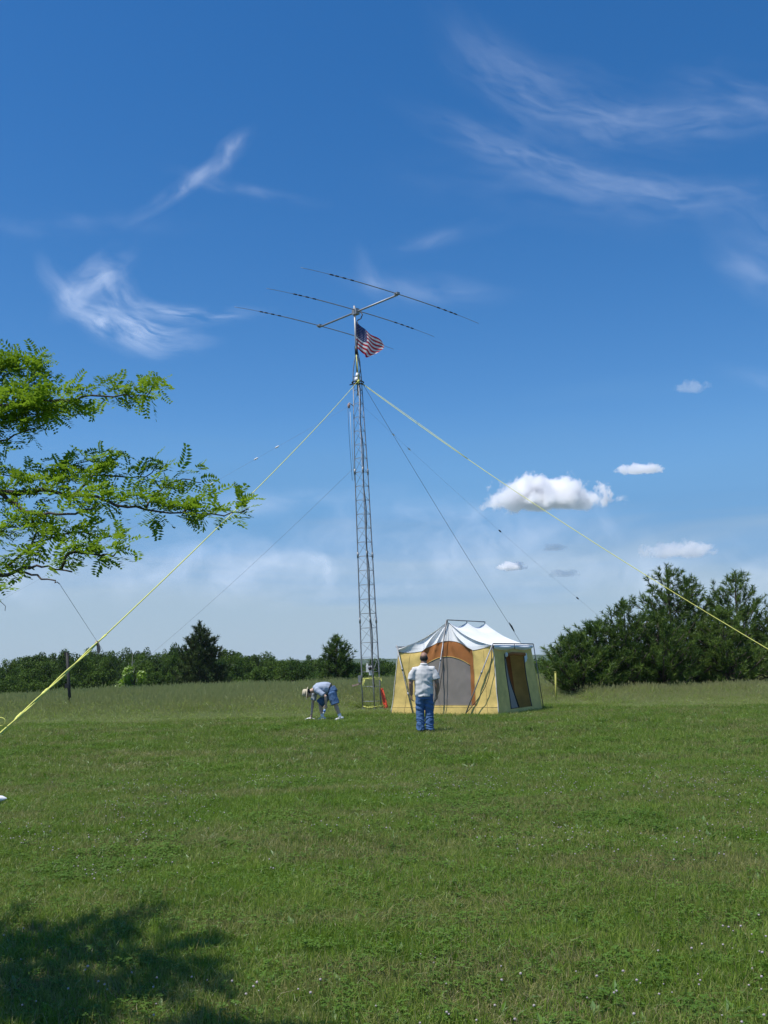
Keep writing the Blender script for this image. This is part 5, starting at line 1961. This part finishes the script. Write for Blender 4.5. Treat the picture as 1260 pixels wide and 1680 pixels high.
def build_cirrus():
    L = 'comma-shaped cirrus left of the antenna'
    cirrus('lower curl of the ' + L, -0.300, 0.366, -40, 0.050, 0.012, 0.35, 1.3, 1.1, 5)
    cirrus('underside fan of the ' + L, -0.255, 0.348, -20, 0.050, 0.015, 0.30, 1.2, 9.4, 7)
    cirrus('upper head of the ' + L, -0.298, 0.402, 42, 0.034, 0.014, 0.0, 1.3, 2.7, 3)
    cirrus('long tail of the ' + L, -0.205, 0.362, -7, 0.055, 0.007, 0.5, 1.1, 3.3, 6)
    cirrus('inner haze of the ' + L, -0.272, 0.382, -55, 0.030, 0.014, 0.2, 0.8, 4.1, 6)
    cirrus('thin cirrus streak rising above the comma-shaped cloud', -0.200, 0.500, 33, 0.045, 0.0068, 0.0, 0.9, 5.9, 3)
    cirrus('brighter top end of the thin rising cirrus streak', -0.158, 0.528, 48, 0.026, 0.0095, 0.0, 0.8, 6.4, 3)
    cirrus('faint cirrus trail below the thin rising streak', -0.150, 0.490, -15, 0.060, 0.007, 0.3, 0.25, 6.8, 4)
    cirrus('faint level cirrus band at the left edge', -0.34, 0.452, 0, 0.10, 0.012, 0.0, 0.14, 6.9, 3)
    cirrus('upper right cirrus feather, its bend', 0.215, 0.560, -24, 0.110, 0.026, 0.6, 0.50, 7.2, 6, 0.25)
    cirrus('upper right cirrus feather, its faint top strands', 0.150, 0.600, -32, 0.070, 0.020, 0.3, 0.36, 7.9, 5, 0.25)
    cirrus('upper right cirrus feather, its level tail', 0.330, 0.543, 2, 0.120, 0.014, 0.3, 0.50, 8.1, 6, 0.25)
    cirrus('hazy cirrus patch at the upper right edge', 0.400, 0.570, -10, 0.060, 0.016, 0.0, 0.42, 8.6, 6, 0.25)
    cirrus('lower right cirrus feather, its bright start', 0.175, 0.498, -20, 0.100, 0.013, 0.35, 0.72, 9.7, 6, 0.25)
    cirrus('lower right cirrus feather, its level tail', 0.300, 0.462, -6, 0.120, 0.011, 0.3, 0.58, 10.2, 6, 0.25)
    cirrus('lower right cirrus feather, wide haze beneath it', 0.250, 0.455, -8, 0.160, 0.020, 0.0, 0.26, 10.9, 4, 0.25)
    cirrus('small hooked cirrus just right of the antenna mast', -0.005, 0.372, -50, 0.024, 0.008, 0.35, 0.7, 11.3, 3, 0.25)
    cirrus('level cirrus wisp behind the right antenna rods', 0.050, 0.360, -6, 0.065, 0.009, 0.3, 0.5, 12.3, 5, 0.25)
    cirrus('short cirrus streak above the antenna', 0.065, 0.412, 12, 0.050, 0.006, 0.0, 0.45, 13.2, 4, 0.25)
    cirrus('curled cirrus scrap low at the right edge', 0.400, 0.365, -28, 0.040, 0.014, 0.2, 0.6, 14.9, 3, 0.25)
    cirrus('faint cirrus scrap at the right edge below the feathers', 0.410, 0.400, -30, 0.050, 0.020, 0.2, 0.36, 15.5, 3, 0.25)
    cirrus('tiny cirrus dash at the right edge', 0.405, 0.255, -15, 0.040, 0.006, 0.0, 0.4, 16.1, 3, 0.25)

    cirrus('broad pale veil of cloud low on the left behind the locust', -0.26, 0.098, 3, 0.18, 0.026, 0.0, 1.5, 21.0, 2.0, 0.285, 1.05)
    cirrus('pale veil of cloud low between the tower and the left rope', -0.10, 0.085, -2, 0.18, 0.022, 0.1, 1.4, 22.0, 2.5, 0.285, 1.05)
    cirrus('whitish band of cloud just left of the tower at mid height', -0.12, 0.150, 2, 0.10, 0.010, 0.0, 0.8, 23.0, 3.0, 0.285, 1.05)
    cirrus('broad pale veil of cloud low right of the tower', 0.10, 0.105, -4, 0.16, 0.028, 0.0, 1.5, 24.0, 2.0, 0.285, 1.05)
    cirrus('pale veil of cloud low above the pines', 0.33, 0.075, 0, 0.18, 0.026, 0.0, 1.3, 25.0, 2.0, 0.285, 1.05)
    cirrus('thin bright edge of veil right of the tower', 0.06, 0.135, -5, 0.07, 0.008, 0.0, 0.9, 26.0, 3.0, 0.285, 1.05)


build_cirrus()
